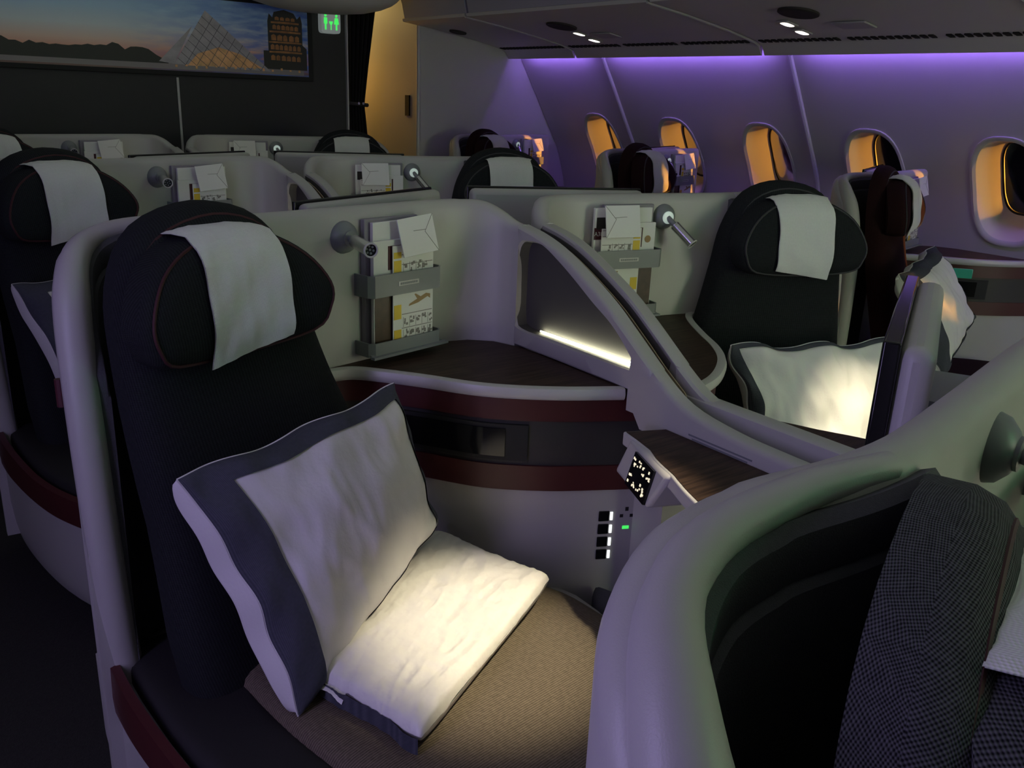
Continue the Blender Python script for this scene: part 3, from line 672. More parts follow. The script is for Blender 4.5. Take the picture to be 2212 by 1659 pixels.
def build_console(FRONT):
    D = {}
    x_end = 1.300
    back = [(1.300, 1.66), (1.27, 1.745), (1.22, 1.79), (1.15, 1.805), (1.07, 1.793), (0.95, 1.768), (0.79, 1.738)]
    top = FRONT+back
    m = MB(); m.prism(top, 0.893, 0.905); D['table_top'] = (m, 'wood')
    e = offset_path(FRONT, 0.0)
    m = MB(); m.sweep(FRONT, lambda i: [(0.004, 0.880), (-0.010, 0.880), (-0.016, 0.886), (-0.018, 0.895), (-0.014, 0.906), (-0.004, 0.909), (0.006, 0.907)]); D['table_edge'] = (m, 'trim_light')
    fr2 = list(FRONT)+[(1.352, FRONT[-1][1]-0.026)]
    back2 = [(1.352, 1.66)]+[(x, y) for x, y in back[1:]]
    def pri(z0, z1, d):
        p = offset_path(fr2, d); return MB().prism(p+back2, z0, z1)
    D['upper_band'] = (pri(0.826, 0.882, 0.002), 'burgundy'); D['console_panel'] = (pri(0.716, 0.828, 0.010), 'charcoal_panel')
    D['lower_band'] = (pri(0.658, 0.718, 0.004), 'burgundy'); D['console_base'] = (pri(0.10, 0.660, 0.012), 'plastic')
    sub = fr2[12:29]
    m = band(offset_path(sub, 0.004), (0.008, -0.002), (0.730, 0.815)); D['locker_door'] = (m, 'black_rubber')
    m = band(offset_path(sub[2:-2], 0.002), (0.004, -0.003), (0.740, 0.806)); D['locker_glass'] = (m, 'black_gloss')
    # reading lamp
    b = wp_(0.0, 0.0, 1.195)
    m = MB(); n = 24
    def disc(r_, off): return [wp_(r_*cos(2*pi*k/n), off, 1.195+r_*sin(2*pi*k/n)) for k in range(n)]
    m.loft([disc(0.036, -0.01), disc(0.036, 0.004), disc(0.033, 0.014), disc(0.022, 0.024), disc(0.014, 0.028)], True); D['lamp_base'] = (m, 'plastic_grey')
    m = MB(); m.loft([disc(0.0175, 0.0255), disc(0.0175, 0.030), disc(0.014, 0.031)], True); D['lamp_ring'] = (m, 'glow_ring')
    return D

D_SUITE = build_suite_meshes(True); D_CON_A = build_console(FRONT); D_CON_B = build_console(cr_path([(0.70, 1.725), (0.745, 1.715), (0.805, 1.655), (0.890, 1.535), (0.962, 1.425), (1.045, 1.335), (1.165, 1.255), (1.300, 1.210)], 6))
UPH = {'up': upholstery('up'), 'slid': upholstery('slid')}

# reading lamp arm (swivels: 'front' points at the aisle, 'down' points down the wall)
def lamp_arm(mode):
    a = wp_(0.0, 0.026, 1.195)
    if mode == 'front':      # towards the camera side
        d = (Vector((0.841+0.01, 1.610, 1.188))-a)
    else:
        d = (wp_(-0.035, 0.085, 1.140)-a)
    dn = d.normalized(); ln = 0.115 if mode == 'front' else 0.105
    arm = MB().tube([a, a+dn*0.035], 0.008, 12)
    head = MB().tube([a+dn*0.030, a+dn*0.036, a+dn*ln], 0.0135 if mode != 'front' else 0.0145, 16, cap=False)
    head.tube([a+dn*0.034, a+dn*0.035], 0.0135, 16)
    e = a+dn*ln; q = dn.orthogonal().normalized(); p = dn.cross(q)
    face = MB(); face.tube([e-dn*0.008, e-dn*0.006], 0.013, 16)
    ring = MB(); rp = [e+(q*cos(2*pi*k/20)+p*sin(2*pi*k/20))*0.0145 for k in range(21)]; ring.tube(rp, 0.0022, 6, upv=tuple(dn))
    leds = MB()
    for k in range(7):
        rr = 0 if k == 0 else 0.008; c = e-dn*0.004+(q*cos(k*pi/3)+p*sin(k*pi/3))*rr; leds.tube([c-dn*0.002, c], 0.0024, 8)
    return arm, head, face, ring, leds
ARMS = {k: lamp_arm(k) for k in ('front', 'down')}

def build_rack():
    D = {}
    s0, s1 = 0.028, 0.252; off = 0.062
    def u(z0, z1, th=0.004):
        m = MB(); c = 0.012
        path = [(s0, 0.0), (s0, off-c), (s0+c, off), (s1-c, off), (s1, off-c), (s1, 0.0)]
        rows = []
        for z in (z0, z1): rows.append([wp_(a, b, z) for a, b in path])
        inner = [(s0+th, 0.0), (s0+th, off-c), (s0+c+th*0.5, off-th), (s1-c-th*0.5, off-th), (s1-th, off-c), (s1-th, 0.0)]
        r2 = [[wp_(a, b, z) for a, b in inner] for z in (z1, z0)]
        m.grid(rows+r2, cu=True); return m
    D['rack_band'] = (u(1.062, 1.112), 'plastic_grey')
    m = u(0.925, 0.957)
    m.box(wp_((s0+s1)/2, off/2, 0.928), (s1-s0-0.004, off-0.004, 0.006), WAX)
    m.box(wp_((s0+s1)/2+0.004, off+0.004, 0.926), (s1-s0+0.01, 0.014, 0.006), WAX); D['rack_tray'] = (m, 'plastic_grey')
    m = MB().box(wp_((s0+s1)/2, off+0.0006, 1.087), (0.062, 0.0012, 0.010), WAX); D['rack_emblem'] = (m, 'trim_light')
    m = MB()
    for k in range(9): m.box(wp_((s0+s1)/2-0.024+0.006*k, off+0.0016, 1.087), (0.0042, 0.0008, 0.005), WAX)
    D['rack_lettering'] = (m, 'plastic_grey')
    return D
D_RACK = build_rack()

def build_arch():
    D = {}
    x0, x1 = ARCH_X, 1.336
    outer = [(y, z) for y, z in CREST]+[(0.52, 0.80), (0.9, 0.80), (1.12, 0.80), (1.255, 0.80), (1.285, 0.86), (1.33, 0.905), (1.46, 0.905), (1.60, 0.905), (1.70, 0.905)]
    outer = outer+[(1.70, 1.0), (1.70, 1.1)]
    hole = cr_path([(1.655, 1.170), (1.600, 1.170), (1.53, 1.138), (1.42, 1.075), (1.345, 1.035), (1.285, 0.985), (1.265, 0.958), (1.290, 0.952), (1.42, 0.952), (1.56, 0.952), (1.665, 0.952), (1.690, 0.972), (1.693, 1.06), (1.690, 1.14), (1.675, 1.166)], 4, True)
    # resample both by angle round the hole centre
    cy, cz = 1.52, 1.03
    import bisect
    def by_angle(poly, ang):
        best = None; n = len(poly)
        dx, dz = cos(ang), sin(ang)
        for i in range(n):
            (ya, za), (yb, zb) = poly[i], poly[(i+1) % n]
            ex_, ez = yb-ya, zb-za; den = dx*ez-dz*ex_
            if abs(den) < 1e-12: continue
            t = ((ya-cy)*ez-(za-cz)*ex_)/den; u_ = ((ya-cy)*dz-(za-cz)*dx)/den
            if t > 0 and -1e-9 <= u_ <= 1+1e-9 and (best is None or t < best): best = t
        return (cy+dx*best, cz+dz*best)
    angs = [2*pi*k/120 for k in range(120)]
    angs += [math.atan2(z-cz, y-cy) % (2*pi) for y, z in ((1.70, 0.905), (1.70, 1.205), (1.693, 1.06), (1.265, 0.958), (1.30, 1.030))]
    angs = sorted(angs)
    near = [(y, z) for y, z in CREST if y >= 1.205]
    ring_out = near+[(1.205, 0.905), (1.33, 0.905), (1.46, 0.905), (1.60, 0.905), (1.70, 0.905), (1.70, 1.05)]
    RO = [by_angle(ring_out, a) for a in angs]; RI = [by_angle(hole, a) for a in angs]
    def lerp(a, b, t): return (a[0]+(b[0]-a[0])*t, a[1]+(b[1]-a[1])*t)
    def at(loop, x): return [(x, y, z) for y, z in loop]
    def inset(d): return [lerp(o, i, min(0.45, d/max(1e-4, math.hypot(o[0]-i[0], o[1]-i[1])))) for o, i in zip(RO, RI)]
    def outset(d): return [lerp(i, o, min(0.45, d/max(1e-4, math.hypot(o[0]-i[0], o[1]-i[1])))) for o, i in zip(RO, RI)]
    ne = MB(); ne.grid([at(RI, x1-0.004), at(RI, x0+0.007)], cv=True); D['niche_edge'] = (ne, 'recess_grey')
    m = MB(); m.grid([at(RI, x0+0.007), at(outset(0.005), x0), at(inset(0.010), x0), at(inset(0.003), x0+0.004), at(RO, x0+0.011), at(RO, x1-0.004), at(inset(0.006), x1), at(outset(0.001), x1)], cv=True)
    # forward spur: crest running down to the seat ahead
    fc = [(y, z) for y, z in CREST if y <= 1.28]
    lo = [(y, 0.86 if y > 1.25 else (0.83 if y > 1.18 else 0.80)) for y, z in fc]
    rows = []
    for (y, z), (yl, zl) in zip(fc, lo):
        rows.append([(x0-0.0005, y, min(zl, z-0.03)), (x0-0.0005, y, min(z-0.012, 0.945)), (x0+0.004, y, z-0.004), (x0+0.012, y, z), (x1-0.006, y, z), (x1, y, z-0.006), (x1, y, min(zl, z-0.03))])
    m.loft(rows, True); D['arch_frame'] = (m, 'plastic')
    m = MB(); m.box((1.339, 1.47, 1.05), (0.006, 0.50, 0.25)); 
    pp = [(y, z-0.012) for y, z in CREST if y > 1.22]; pp = pp+[(1.24, 0.915), (1.69, 0.915)]
    m = MB(); n = len(pp); m.add([(1.330, y, z) for y, z in pp]+[(1.338, y, z) for y, z in pp], [tuple(range(n)), tuple(range(n, 2*n))[::-1]]+[(i, (i+1) % n, n+(i+1) % n, n+i) for i in range(n)]); D['niche_panel'] = (m, 'recess_grey')
    m = MB(); m.tube([(1.3215, 1.278, 0.9545), (1.3215, 1.45, 0.9545), (1.3215, 1.62, 0.9545)], lambda t: 0.0055-0.0035*t, 8); D['light_strip'] = (m, 'glow_white')
    # inspection placard on the spur
    m = MB()
    for k in range(3):
        m.box((ARCH_X-0.0005, 1.015, 0.865-0.007*k), (0.001, 0.16-0.02*k, 0.0035))
    D['placard'] = (m, 'plastic_grey')
    rows = []
    for y in (1.275, 1.20, 1.05, 0.90, 0.75, 0.52):
        z = 0.913 if y < 1.25 else 0.905
        rows.append([(1.290, y, 0.80), (1.290, y, z-0.008), (1.294, y, z-0.002), (1.300, y, z), (1.334, y, z), (1.339, y, z-0.004), (1.340, y, z-0.010), (1.340, y, 0.80)])
    D['armrest_panel'] = (MB().loft(rows, True), 'plastic')
    # housing below the spur (footwell side)
    m = MB(); m.box((1.327, 0.74, 0.45), (0.054, 0.46, 0.70)); D['footwell_side'] = (m, 'plastic')
    return D
D_ARCH = build_arch()

def build_side_table():
    D = {}
    topz = 0.855
    tp = [(1.208, 1.196), (1.293, 1.162), (1.293, 0.62), (1.02, 0.62), (1.035, 0.78), (1.075, 0.872), (1.100, 0.930), (1.128, 0.985), (1.145, 1.030), (1.158, 1.060), (1.180, 1.098), (1.196, 1.150)]
    m = MB(); m.prism([(1.247+(x-1.247)*0.955, 0.95+(y-0.95)*0.965) for x, y in tp], topz-0.004, topz+0.0015); D['leaf_wood'] = (m, 'wood')
    m = MB(); m.prism(tp, topz-0.030, topz); D['leaf_rim'] = (m, 'trim_light')
    # controller dock: slanted cheek below the left edge
    A, B_, C_, D_ = Vector((1.200, 1.165, topz-0.001)), Vector((1.120, 0.985, topz-0.001)), Vector((1.118, 1.030, topz-0.085)), Vector((1.190, 1.195, topz-0.085))
    bk = Vector((0.085, -0.035, 0.0))
    m = MB(); V = [A, B_, C_, D_, A+bk, B_+bk, C_+bk, D_+bk]
    m.add(V, [(0, 1, 2, 3), (4, 7, 6, 5), (0, 4, 5, 1), (1, 5, 6, 2), (2, 6, 7, 3), (3, 7, 4, 0)]); D['dock'] = (m, 'trim_light')
    U = (B_-A).normalized(); Vv = (D_-A); Vv = (Vv-U*Vv.dot(U)).normalized(); Nn = U.cross(Vv).normalized()
    if Nn.x > 0: Nn = -Nn
    c = A+U*0.100+Vv*0.046+Nn*0.002
    m = MB().box(c, (0.098, 0.070, 0.006), (U, Vv, Nn)); D['controller'] = (m, 'black_gloss')
    m = MB(); rnd = random.Random(5)
    for i in range(4):
        for j in range(2):
            cc = c+U*(-0.036+0.024*i)+Vv*(-0.018+0.034*j)+Nn*0.0036
            for q in range(5):
                m.box(cc+U*(rnd.uniform(-0.007, 0.007))+Vv*(rnd.uniform(-0.009, 0.009)), (rnd.uniform(0.003, 0.006), rnd.uniform(0.002, 0.005), 0.0006), (U, Vv, Nn))
    D['controller_icons'] = (m, 'glow_icon')
    return D
D_TABLE = build_side_table()

def build_switches():
    D = {}
    a = Vector((1.300, 1.314)); b = Vector((1.352, 1.288)); d = (b-a).normalized(); d3 = Vector((d.x, d.y, 0)); n3 = Vector((d.y, -d.x, 0))
    o = Vector((1.300, 1.313, 0)); ax = (d3, -n3, Vector((0, 0, 1)))
    lo = Vector((1.268, 1.3295, 0))
    c = lo+d3*0.026+n3*0.0005
    m = MB().box((c.x, c.y, 0.537), (0.056, 0.004, 0.145), ax); D['switch_plate'] = (m, 'plastic')
    sw = []; gl = []
    for k in range(4):
        z = 0.588-0.033*k
        sw.append(MB().box((c+n3*0.003).to_tuple()[:2]+(z,), (0.026, 0.004, 0.026), ax)); e = c+d3*0.0175+n3*0.004; gl.append(MB().box((e.x, e.y, z), (0.006, 0.003, 0.020), ax))
    D['switches'] = sw; D['switch_lights'] = gl
    e = lo+d3*0.080+n3*0.001
    D['socket_plate'] = (MB().box((e.x, e.y, 0.575), (0.040, 0.003, 0.066), ax), 'plastic')
    q = MB(); g = e+n3*0.002
    for dx, dz in ((-0.012, 0.012), (0.012, 0.012)): p = g+d3*dx; q.box((p.x, p.y, 0.575+dz), (0.008, 0.002, 0.008), ax)
    q.box((g.x, g.y, 0.604), (0.008, 0.002, 0.010), ax); D['socket_holes'] = (q, 'black_rubber')
    D['power_light'] = (MB().box((g.x, g.y, 0.557), (0.016, 0.003, 0.008), ax), 'glow_green')
    return D
D_SW = build_switches()

def build_monitor(L_, R_, th=0.010):
    """screen for the seat behind, standing at the back of the lamp wall"""
    D = {}
    d = (R_-L_).normalized(); n3 = Vector((d.y, -d.x, 0)); ax = (d, -n3, Vector((0, 0, 1)))
    c = (L_+R_)/2; ln = (R_-L_).length
    m = MB().box((c.x, c.y, 1.13), (ln, 0.040, 0.245), ax); D['monitor_case'] = (m, 'plastic')
    e = c-n3*(0.0185+th/2)
    m = MB().box((e.x, e.y, 1.131), (ln+0.006, th, 0.252), ax); D['monitor_screen'] = (m, 'black_gloss')
    e = c+n3*0.07
    m = MB().box((e.x, e.y, 1.10), (0.16, 0.12, 0.10), ax); D['monitor_arm'] = (m, 'plastic_grey')
    return D
D_MON = build_monitor(Vector((0.818, 1.875, 0)), Vector((1.300, 2.075, 0)))
D_MON2 = build_monitor(Vector((0.928, 1.872, 0)), Vector((1.345, 2.085, 0)), 0.020)   # swung a little further out

CACHE = {}
def pm(key, mb, mirror):
    k = (key, mirror)
    if k not in CACHE: CACHE[k] = mesh_from(mb, key, mirror, ORG)
    return CACHE[k]
class Ctx:
    def __init__(s, label, cat, off, mirror, name='business_seat', group=None):
        s.mirror = mirror; s.off = Vector(off)
        x = (2*XC-ORG[0]) if mirror else ORG[0]
        s.root = empty(name, Vector((x, ORG[1], 0))+s.off); tag(s.root, label, cat, group)
    def part(s, name, key, mb, material, parent=None, bevel=0.0, label=None):
        me = pm(key, mb, s.mirror)
        if me.materials and me.materials[0] != MATS[material]: me = me.copy(); me.materials.clear()
        o = link(name, me, material, parent or s.root, (0, 0, 0), bevel)
        if label: o['label'] = label
        return o

def suite(label, off, mirror=False, fabric='fabric_charcoal', style='up', arch=True, arm='front', table=True, full=True, pipe='piping', has_mon=True, mon='', group='business-class seats'):
    c = Ctx(label, 'seat', off, mirror, group=group); P = c.part; D_CON = D_CON_B if mirror else D_CON_A
    for k in ('shell_wall', 'lining', 'base', 'side_band', 'seat_cushion', 'shade_pad'):
        mb, mt = D_SUITE[k]
        if k == 'shell_wall' and not arch: mb = D_SUITE_NA['shell_wall'][0]; P(k, k+'_na', mb, mt)
        else: P(k, k, mb, mt if k != 'seat_cushion' or fabric != 'fabric_burgundy' else 'fabric_burgundy')
    rim = P('rim', 'rim', *D_SUITE['rim']); P('coat_hook', 'coat_hook', *D_SUITE['coat_hook'], parent=rim)
    U = UPH[style]
    br = P('backrest', 'backrest_'+style+fabric, U['backrest'], fabric); P('piping', 'brp_'+style+pipe, U['backrest_piping'], pipe, br)
    hr = P('headrest', 'headrest_'+style+fabric, U['headrest'], fabric); P('piping', 'hrp_'+style+pipe, U['headrest_piping'], pipe, hr)
    # console
    cb = P('console_base', 'console_base', *D_CON['console_base'])
    cp = P('console_panel', 'console_panel', *D_CON['console_panel'])
    P('upper_band', 'upper_band', *D_CON['upper_band']); P('lower_band', 'lower_band', *D_CON['lower_band'])
    tt = P('table_top', 'table_top', *D_CON['table_top']); P('table_edge', 'table_edge', *D_CON['table_edge'], parent=tt)
    ld = P('locker_door', 'locker_door', *D_CON['locker_door'], parent=cp); 
    P('locker_glass', 'locker_glass', *D_CON['locker_glass'], parent=cp)
    # lamp
    lb = P('reading_lamp', 'lamp_base', *D_CON['lamp_base']); P('lamp_ring', 'lamp_ring'+arm, D_CON['lamp_ring'][0], 'glow_ring' if arm == 'down' else 'plastic_grey', lb)
    a, h, fc, rg, ld_ = ARMS[arm]
    P('lamp_arm', 'arm_'+arm, a, 'plastic_grey', lb); P('lamp_head', 'head_'+arm, h, 'chrome', lb); P('lamp_face', 'face_'+arm, fc, 'black_rubber', lb)
    P('head_ring', 'ring_'+arm, rg, 'trim_light', lb); P('led_lens', 'leds_'+arm, ld_, 'plastic_grey', lb)
    # rack
    rb = P('literature_rack', 'rack_band', *D_RACK['rack_band']); P('rack_tray', 'rack_tray', *D_RACK['rack_tray'], parent=rb)
    em = P('rack_emblem', 'rack_emblem', *D_RACK['rack_emblem'], parent=rb); P('rack_lettering', 'rack_lettering', *D_RACK['rack_lettering'], parent=rb)
    if arch:
        af = P('arch_frame', 'arch_frame', *D_ARCH['arch_frame']); P('niche_panel', 'niche_panel', *D_ARCH['niche_panel'], parent=af); P('niche_edge', 'niche_edge', *D_ARCH['niche_edge'], parent=af)
        P('light_strip', 'light_strip', *D_ARCH['light_strip'], parent=af); P('placard', 'placard', *D_ARCH['placard'], parent=af)
        P('footwell_side', 'footwell_side', *D_ARCH['footwell_side'])
        if mirror: P('armrest_panel', 'armrest_panel', *D_ARCH['armrest_panel'])
    if table:
        lr = P('side_leaf', 'leaf_rim', *D_TABLE['leaf_rim'], bevel=0.004); P('leaf_wood', 'leaf_wood', *D_TABLE['leaf_wood'], parent=lr)
        dk = P('controller_dock', 'dock', *D_TABLE['dock'], bevel=0.010); ct = P('controller', 'controller', *D_TABLE['controller'], parent=dk); P('controller_icons', 'controller_icons', *D_TABLE['controller_icons'], parent=dk)
    if full:
        sp = P('switch_plate', 'switch_plate', *D_SW['switch_plate'], bevel=0.003)
        for k in range(4):
            P('switch', 'switch%d' % k, D_SW['switches'][k], 'black_gloss', sp, bevel=0.002); P('switch_light', 'swl%d' % k, D_SW['switch_lights'][k], 'glow_switch', sp)
        so_ = P('power_socket', 'socket_plate', *D_SW['socket_plate'], bevel=0.003); P('socket_holes', 'socket_holes', *D_SW['socket_holes'], parent=so_); P('power_light', 'power_light', *D_SW['power_light'], parent=so_)
    if has_mon:
        M_ = D_MON2 if mon else D_MON; mc = P('monitor', 'monitor_case'+mon, *M_['monitor_case'], bevel=0.016); P('screen', 'monitor_screen'+mon, *M_['monitor_screen'], parent=mc, bevel=0.003); P('monitor_arm', 'monitor_arm'+mon, *M_['monitor_arm'], parent=mc)
    return c
D_SUITE_NA = build_suite_meshes(False)

def item(mb, off, mirror, name, material, parent=None, bevel=0.0, smooth=40):
    """separate thing in suite coordinates"""
    def f(p): return ((2*XC-p.x if mirror else p.x)+off[0], p.y+off[1], p.z+off[2])
    m = MB(); m.v = [f(Vector(p)) for p in mb.v]; m.f = [q[::-1] for q in mb.f] if mirror else list(mb.f); m.uv = list(mb.uv)
    return simple(name, m, material, parent, bevel, smooth)
def thing_at(mbs, off, mirror, name):
    xs = []; 
    for mb in mbs:
        for p in mb.v: xs.append(((2*XC-p[0] if mirror else p[0])+off[0], p[1]+off[1], p[2]+off[2]))
    return empty(name, ((min(p[0] for p in xs)+max(p[0] for p in xs))/2, (min(p[1] for p in xs)+max(p[1] for p in xs))/2, min(p[2] for p in xs)))

def literature(off, mirror, where, seed, variant='a'):
    rnd = random.Random(seed); E = lambda s_, o_, z: wp_(s_, o_, z)
    def sheet(s0, s1, z0, z1, o_, th, tilt=0.0):
        m = MB(); c = wp_((s0+s1)/2, o_, (z0+z1)/2); ax = (WDIR*cos(tilt)+Vector((0, 0, 1))*sin(tilt), -WN, Vector((0, 0, 1))*cos(tilt)-WDIR*sin(tilt)); return m.box(c, (s1-s0, th, z1-z0), ax)
    # grey folder at the back
    a = item(sheet(0.045, 0.205, 0.932, 1.232, 0.014, 0.014), off, mirror, 'folder', 'paper_purple', bevel=0.002); tag(a, 'mauve folder at back of rack, '+where, 'folder', 'folders in the literature racks')
    # magazines
    m1 = sheet(0.058, 0.240, 0.932, 1.225, 0.029, 0.010); r1 = thing_at([m1], off, mirror, 'magazine'); tag(r1, 'white magazine with dark corner photo, rack of the '+where, 'magazine', 'magazines in the literature racks')
    item(m1, off, mirror, 'pages', 'paper_white', r1, bevel=0.001)
    item(sheet(0.205, 0.234, 1.168, 1.200, 0.0345, 0.0008), off, mirror, 'photo_print', 'print_black', r1)
    m2 = sheet(0.050, 0.180, 0.932, 1.185, 0.041, 0.008); r2 = thing_at([m2], off, mirror, 'menu_book'); tag(r2, 'white booklet with maroon block, rack of the '+where, 'booklet', 'booklets in the literature racks')
    item(m2, off, mirror, 'pages', 'paper_white', r2, bevel=0.001); item(sheet(0.092, 0.135, 1.118, 1.172, 0.0456, 0.0008), off, mirror, 'maroon_print', 'print_maroon', r2); item(sheet(0.052, 0.178, 0.935, 1.066, 0.0456, 0.0008), off, mirror, 'photo_print', 'print_brown', r2)
    # safety card
    s0, s1 = 0.100, 0.226
    m3 = sheet(s0, s1, 0.936, 1.172, 0.0515, 0.0022); r3 = thing_at([m3], off, mirror, 'safety_card'); tag(r3, 'safety card with yellow tabs, rack of the '+where, 'safety card', 'safety cards in the literature racks')
    item(m3, off, mirror, 'card', 'paper_white', r3)
    for z, h in ((1.125, 0.026), (1.150, 0.014), (1.018, 0.034), (0.962, 0.028)): item(MB().box(wp_(s0+0.014, 0.0530, z), (0.022, 0.0008, h), WAX), off, mirror, 'yellow_tab', 'print_yellow', r3)
    g = MB()
    for z in (1.1385, 1.116, 0.999, 0.966, 1.155): g.box(wp_((s0+s1)/2+0.012, 0.0528, z+0.012), (s1-s0-0.03, 0.0006, 0.0016), WAX)
    for z in (1.120, 0.992, 0.962):
        for k in range(4 if z > 1.1 else 5):
            sx = s0+0.034+k*0.0195
            for q in range(4): g.box(wp_(sx+0.006+rnd.uniform(-0.005, 0.005), 0.0530, z+rnd.uniform(-0.008, 0.010)), (rnd.uniform(0.003, 0.008), 0.0006, rnd.uniform(0.003, 0.009)), WAX)
            g.box(wp_(sx-0.002, 0.0528, z), (0.0008, 0.0006, 0.024), WAX)
    tag(item(g, off, mirror, 'drawing_print', 'print_grey', r3), kind='stuff')
    t = MB(); p0 = wp_(s0+0.048, 0.0530, 1.028); p1 = wp_(s1-0.012, 0.0530, 1.052); dd = (p1-p0).normalized(); uu = dd.cross(WN).normalized()
    def air(pl): return [p0+dd*a+uu*b for a, b in pl]
    pl = [(0, 0), (0.03, 0.006), (0.062, 0.006), (0.068, 0.014), (0.072, 0.004), (0.06, -0.004), (0.042, -0.004), (0.030, -0.018), (0.026, -0.018), (0.030, -0.004), (0.004, -0.004)]
    t.add(air(pl), [tuple(range(len(pl)))]); item(t, off, mirror, 'aircraft_print', 'print_tan', r3)
    if variant == 'b':
        tx = text_mb('A380', 0.016, lambda u, v: wp_(0.222-u if mirror else 0.222+u, 0.0350, 1.155+v))
        item(sheet(0.200, 0.240, 1.140, 1.172, 0.0342, 0.0004), off, mirror, 'maroon_print', 'print_maroon', r1); item(tx, off, mirror, 'title_print', 'paper_white', r1)
        ci = MB(); ci.add([wp_(0.074+0.010*cos(2*pi*k/16), 0.0462, 1.140+0.010*sin(2*pi*k/16)) for k in range(16)], [tuple(range(16))]); item(ci, off, mirror, 'seal_print', 'print_tan', r2)
    # envelope leaning out at the top
    tl = radians(4) if not mirror else 0.0
    ax = (WDIR*cos(tl)+Vector((0, 0, 1))*sin(tl), -(WN*0.97-Vector((0, 0, 0.20))).normalized(), None)
    cc = wp_(0.168, 0.062, 1.192); Xd = ax[0]; Yd = (-WN*0.96+Vector((0, 0, -0.22))).normalized(); Zd = Xd.cross(Yd).normalized(); Yd = Zd.cross(Xd)
    if mirror: pass
    m4 = MB().box(cc, (0.108, 0.003, 0.086), (Xd, Yd, Zd)); r4 = thing_at([m4], off, mirror, 'envelope'); tag(r4, 'white envelope sticking up from rack of the '+where, 'envelope', 'envelopes in the literature racks')
    item(m4, off, mirror, 'paper', 'paper_white', r4, bevel=0.0008)
    fl = MB(); f0 = cc-Yd*0.0019
    for (a, b) in (((0.054, 0.043), (0.022, 0.006)), ((0.022, 0.006), (0.054, -0.043)), ((-0.012, 0.012), (0.026, 0.010))):
        fl.tube([f0+Xd*a[0]+Zd*a[1], f0+Xd*b[0]+Zd*b[1]], 0.0006, 4)
    item(fl, off, mirror, 'flap_fold', 'print_grey', r4)
#@@PLACE
# ------------------------------------------------------------------ place the seats
R = PITCH_Y
CX, CY = 2.85, 0.37            # window seats: same suite, one aisle further right
W_A1 = 'bedding-pack seat'
W_B1 = 'one-pillow seat'
W_A2 = 'seat behind the bedding-pack seat'
W_B2 = 'seat behind the one-pillow seat'
W_A3 = 'last-row seat far from the curtain'
W_B3 = 'last-row seat nearest the curtain'
S = {}
S['A0'] = suite('seat with blue-grey tweed backrest and red piping, curved pale shell', (0, -R, 0), style='slid', fabric='fabric_tweed', full=False, table=False, mon='_out')
S['A1'] = suite('charcoal seat with pale shell holding a pillow and a bedding pack', (0, 0, 0))
S['A2'] = suite('charcoal seat with pale shell right behind the seat holding a bedding pack', (0, R, 0))
S['A3'] = suite('last-row charcoal seat under the mural, furthest from the curtain', (0, 2*R, 0), has_mon=False)
S['B1'] = suite('charcoal seat with pale shell across the arch, with one lit pillow', (0, 0, 0), mirror=True, arm='down', pipe='piping_grey')
S['B2'] = suite('charcoal seat with pale shell right behind the one-pillow seat', (0, R, 0), mirror=True, arm='down', pipe='piping_grey')
S['B3'] = suite('last-row charcoal seat under the mural, nearest the curtain', (0, 2*R, 0), mirror=True, arm='down', pipe='piping_grey', has_mon=False)
for k, (key, lb, mon) in enumerate((('C1', 'burgundy window seat holding a pillow', True), ('C2', 'middle burgundy window seat between two others', True), ('C3', 'burgundy window seat against the grey partition', False))):
    S[key] = suite(lb, (CX, CY+k*R, 0), fabric='fabric_burgundy', arch=False, table=False, full=False, arm='down', pipe='piping_grey', has_mon=mon, group='burgundy window seats')

# headrest cloths
for key, off, mi, st, lb in (('A0', (0, -R, 0), False, 'slid', 'white headrest cloth on the seat with tweed backrest and red piping'),
    ('A1', (0, 0, 0), False, 'up', 'white headrest cloth on the '+W_A1), ('A2', (0, R, 0), False, 'up', 'white headrest cloth on the '+W_A2), ('A3', (0, 2*R, 0), False, 'up', 'white headrest cloth on the '+W_A3),
    ('B1', (0, 0, 0), True, 'up', 'white headrest cloth on the '+W_B1), ('B2', (0, R, 0), True, 'up', 'white headrest cloth on the '+W_B2), ('B3', (0, 2*R, 0), True, 'up', 'white headrest cloth on the '+W_B3),
    ('C1', (CX, CY, 0), False, 'up', 'white headrest cloth on the burgundy window seat holding a pillow'), ('C2', (CX, CY+R, 0), False, 'up', 'white headrest cloth on the middle burgundy window seat'), ('C3', (CX, CY+2*R, 0), False, 'up', 'white headrest cloth on the burgundy seat against the grey partition')):
    o = item(UPH[st]['cloth'], off, mi, 'headrest_cloth', 'cloth_white'); tag(o, lb, 'headrest cloth', 'headrest cloths')

literature((0, 0, 0), False, W_A1, 11); literature((0, R, 0), False, W_A2, 12); literature((0, 2*R, 0), False, W_A3, 13)
literature((0, 0, 0), True, W_B1, 14, 'b'); literature((0, R, 0), True, W_B2, 15); literature((0, 2*R, 0), True, W_B3, 16)
for k, wh in enumerate(('burgundy seat holding a pillow', 'middle burgundy window seat', 'burgundy seat against the grey partition')): literature((CX, CY+k*R, 0), False, wh, 20+k)

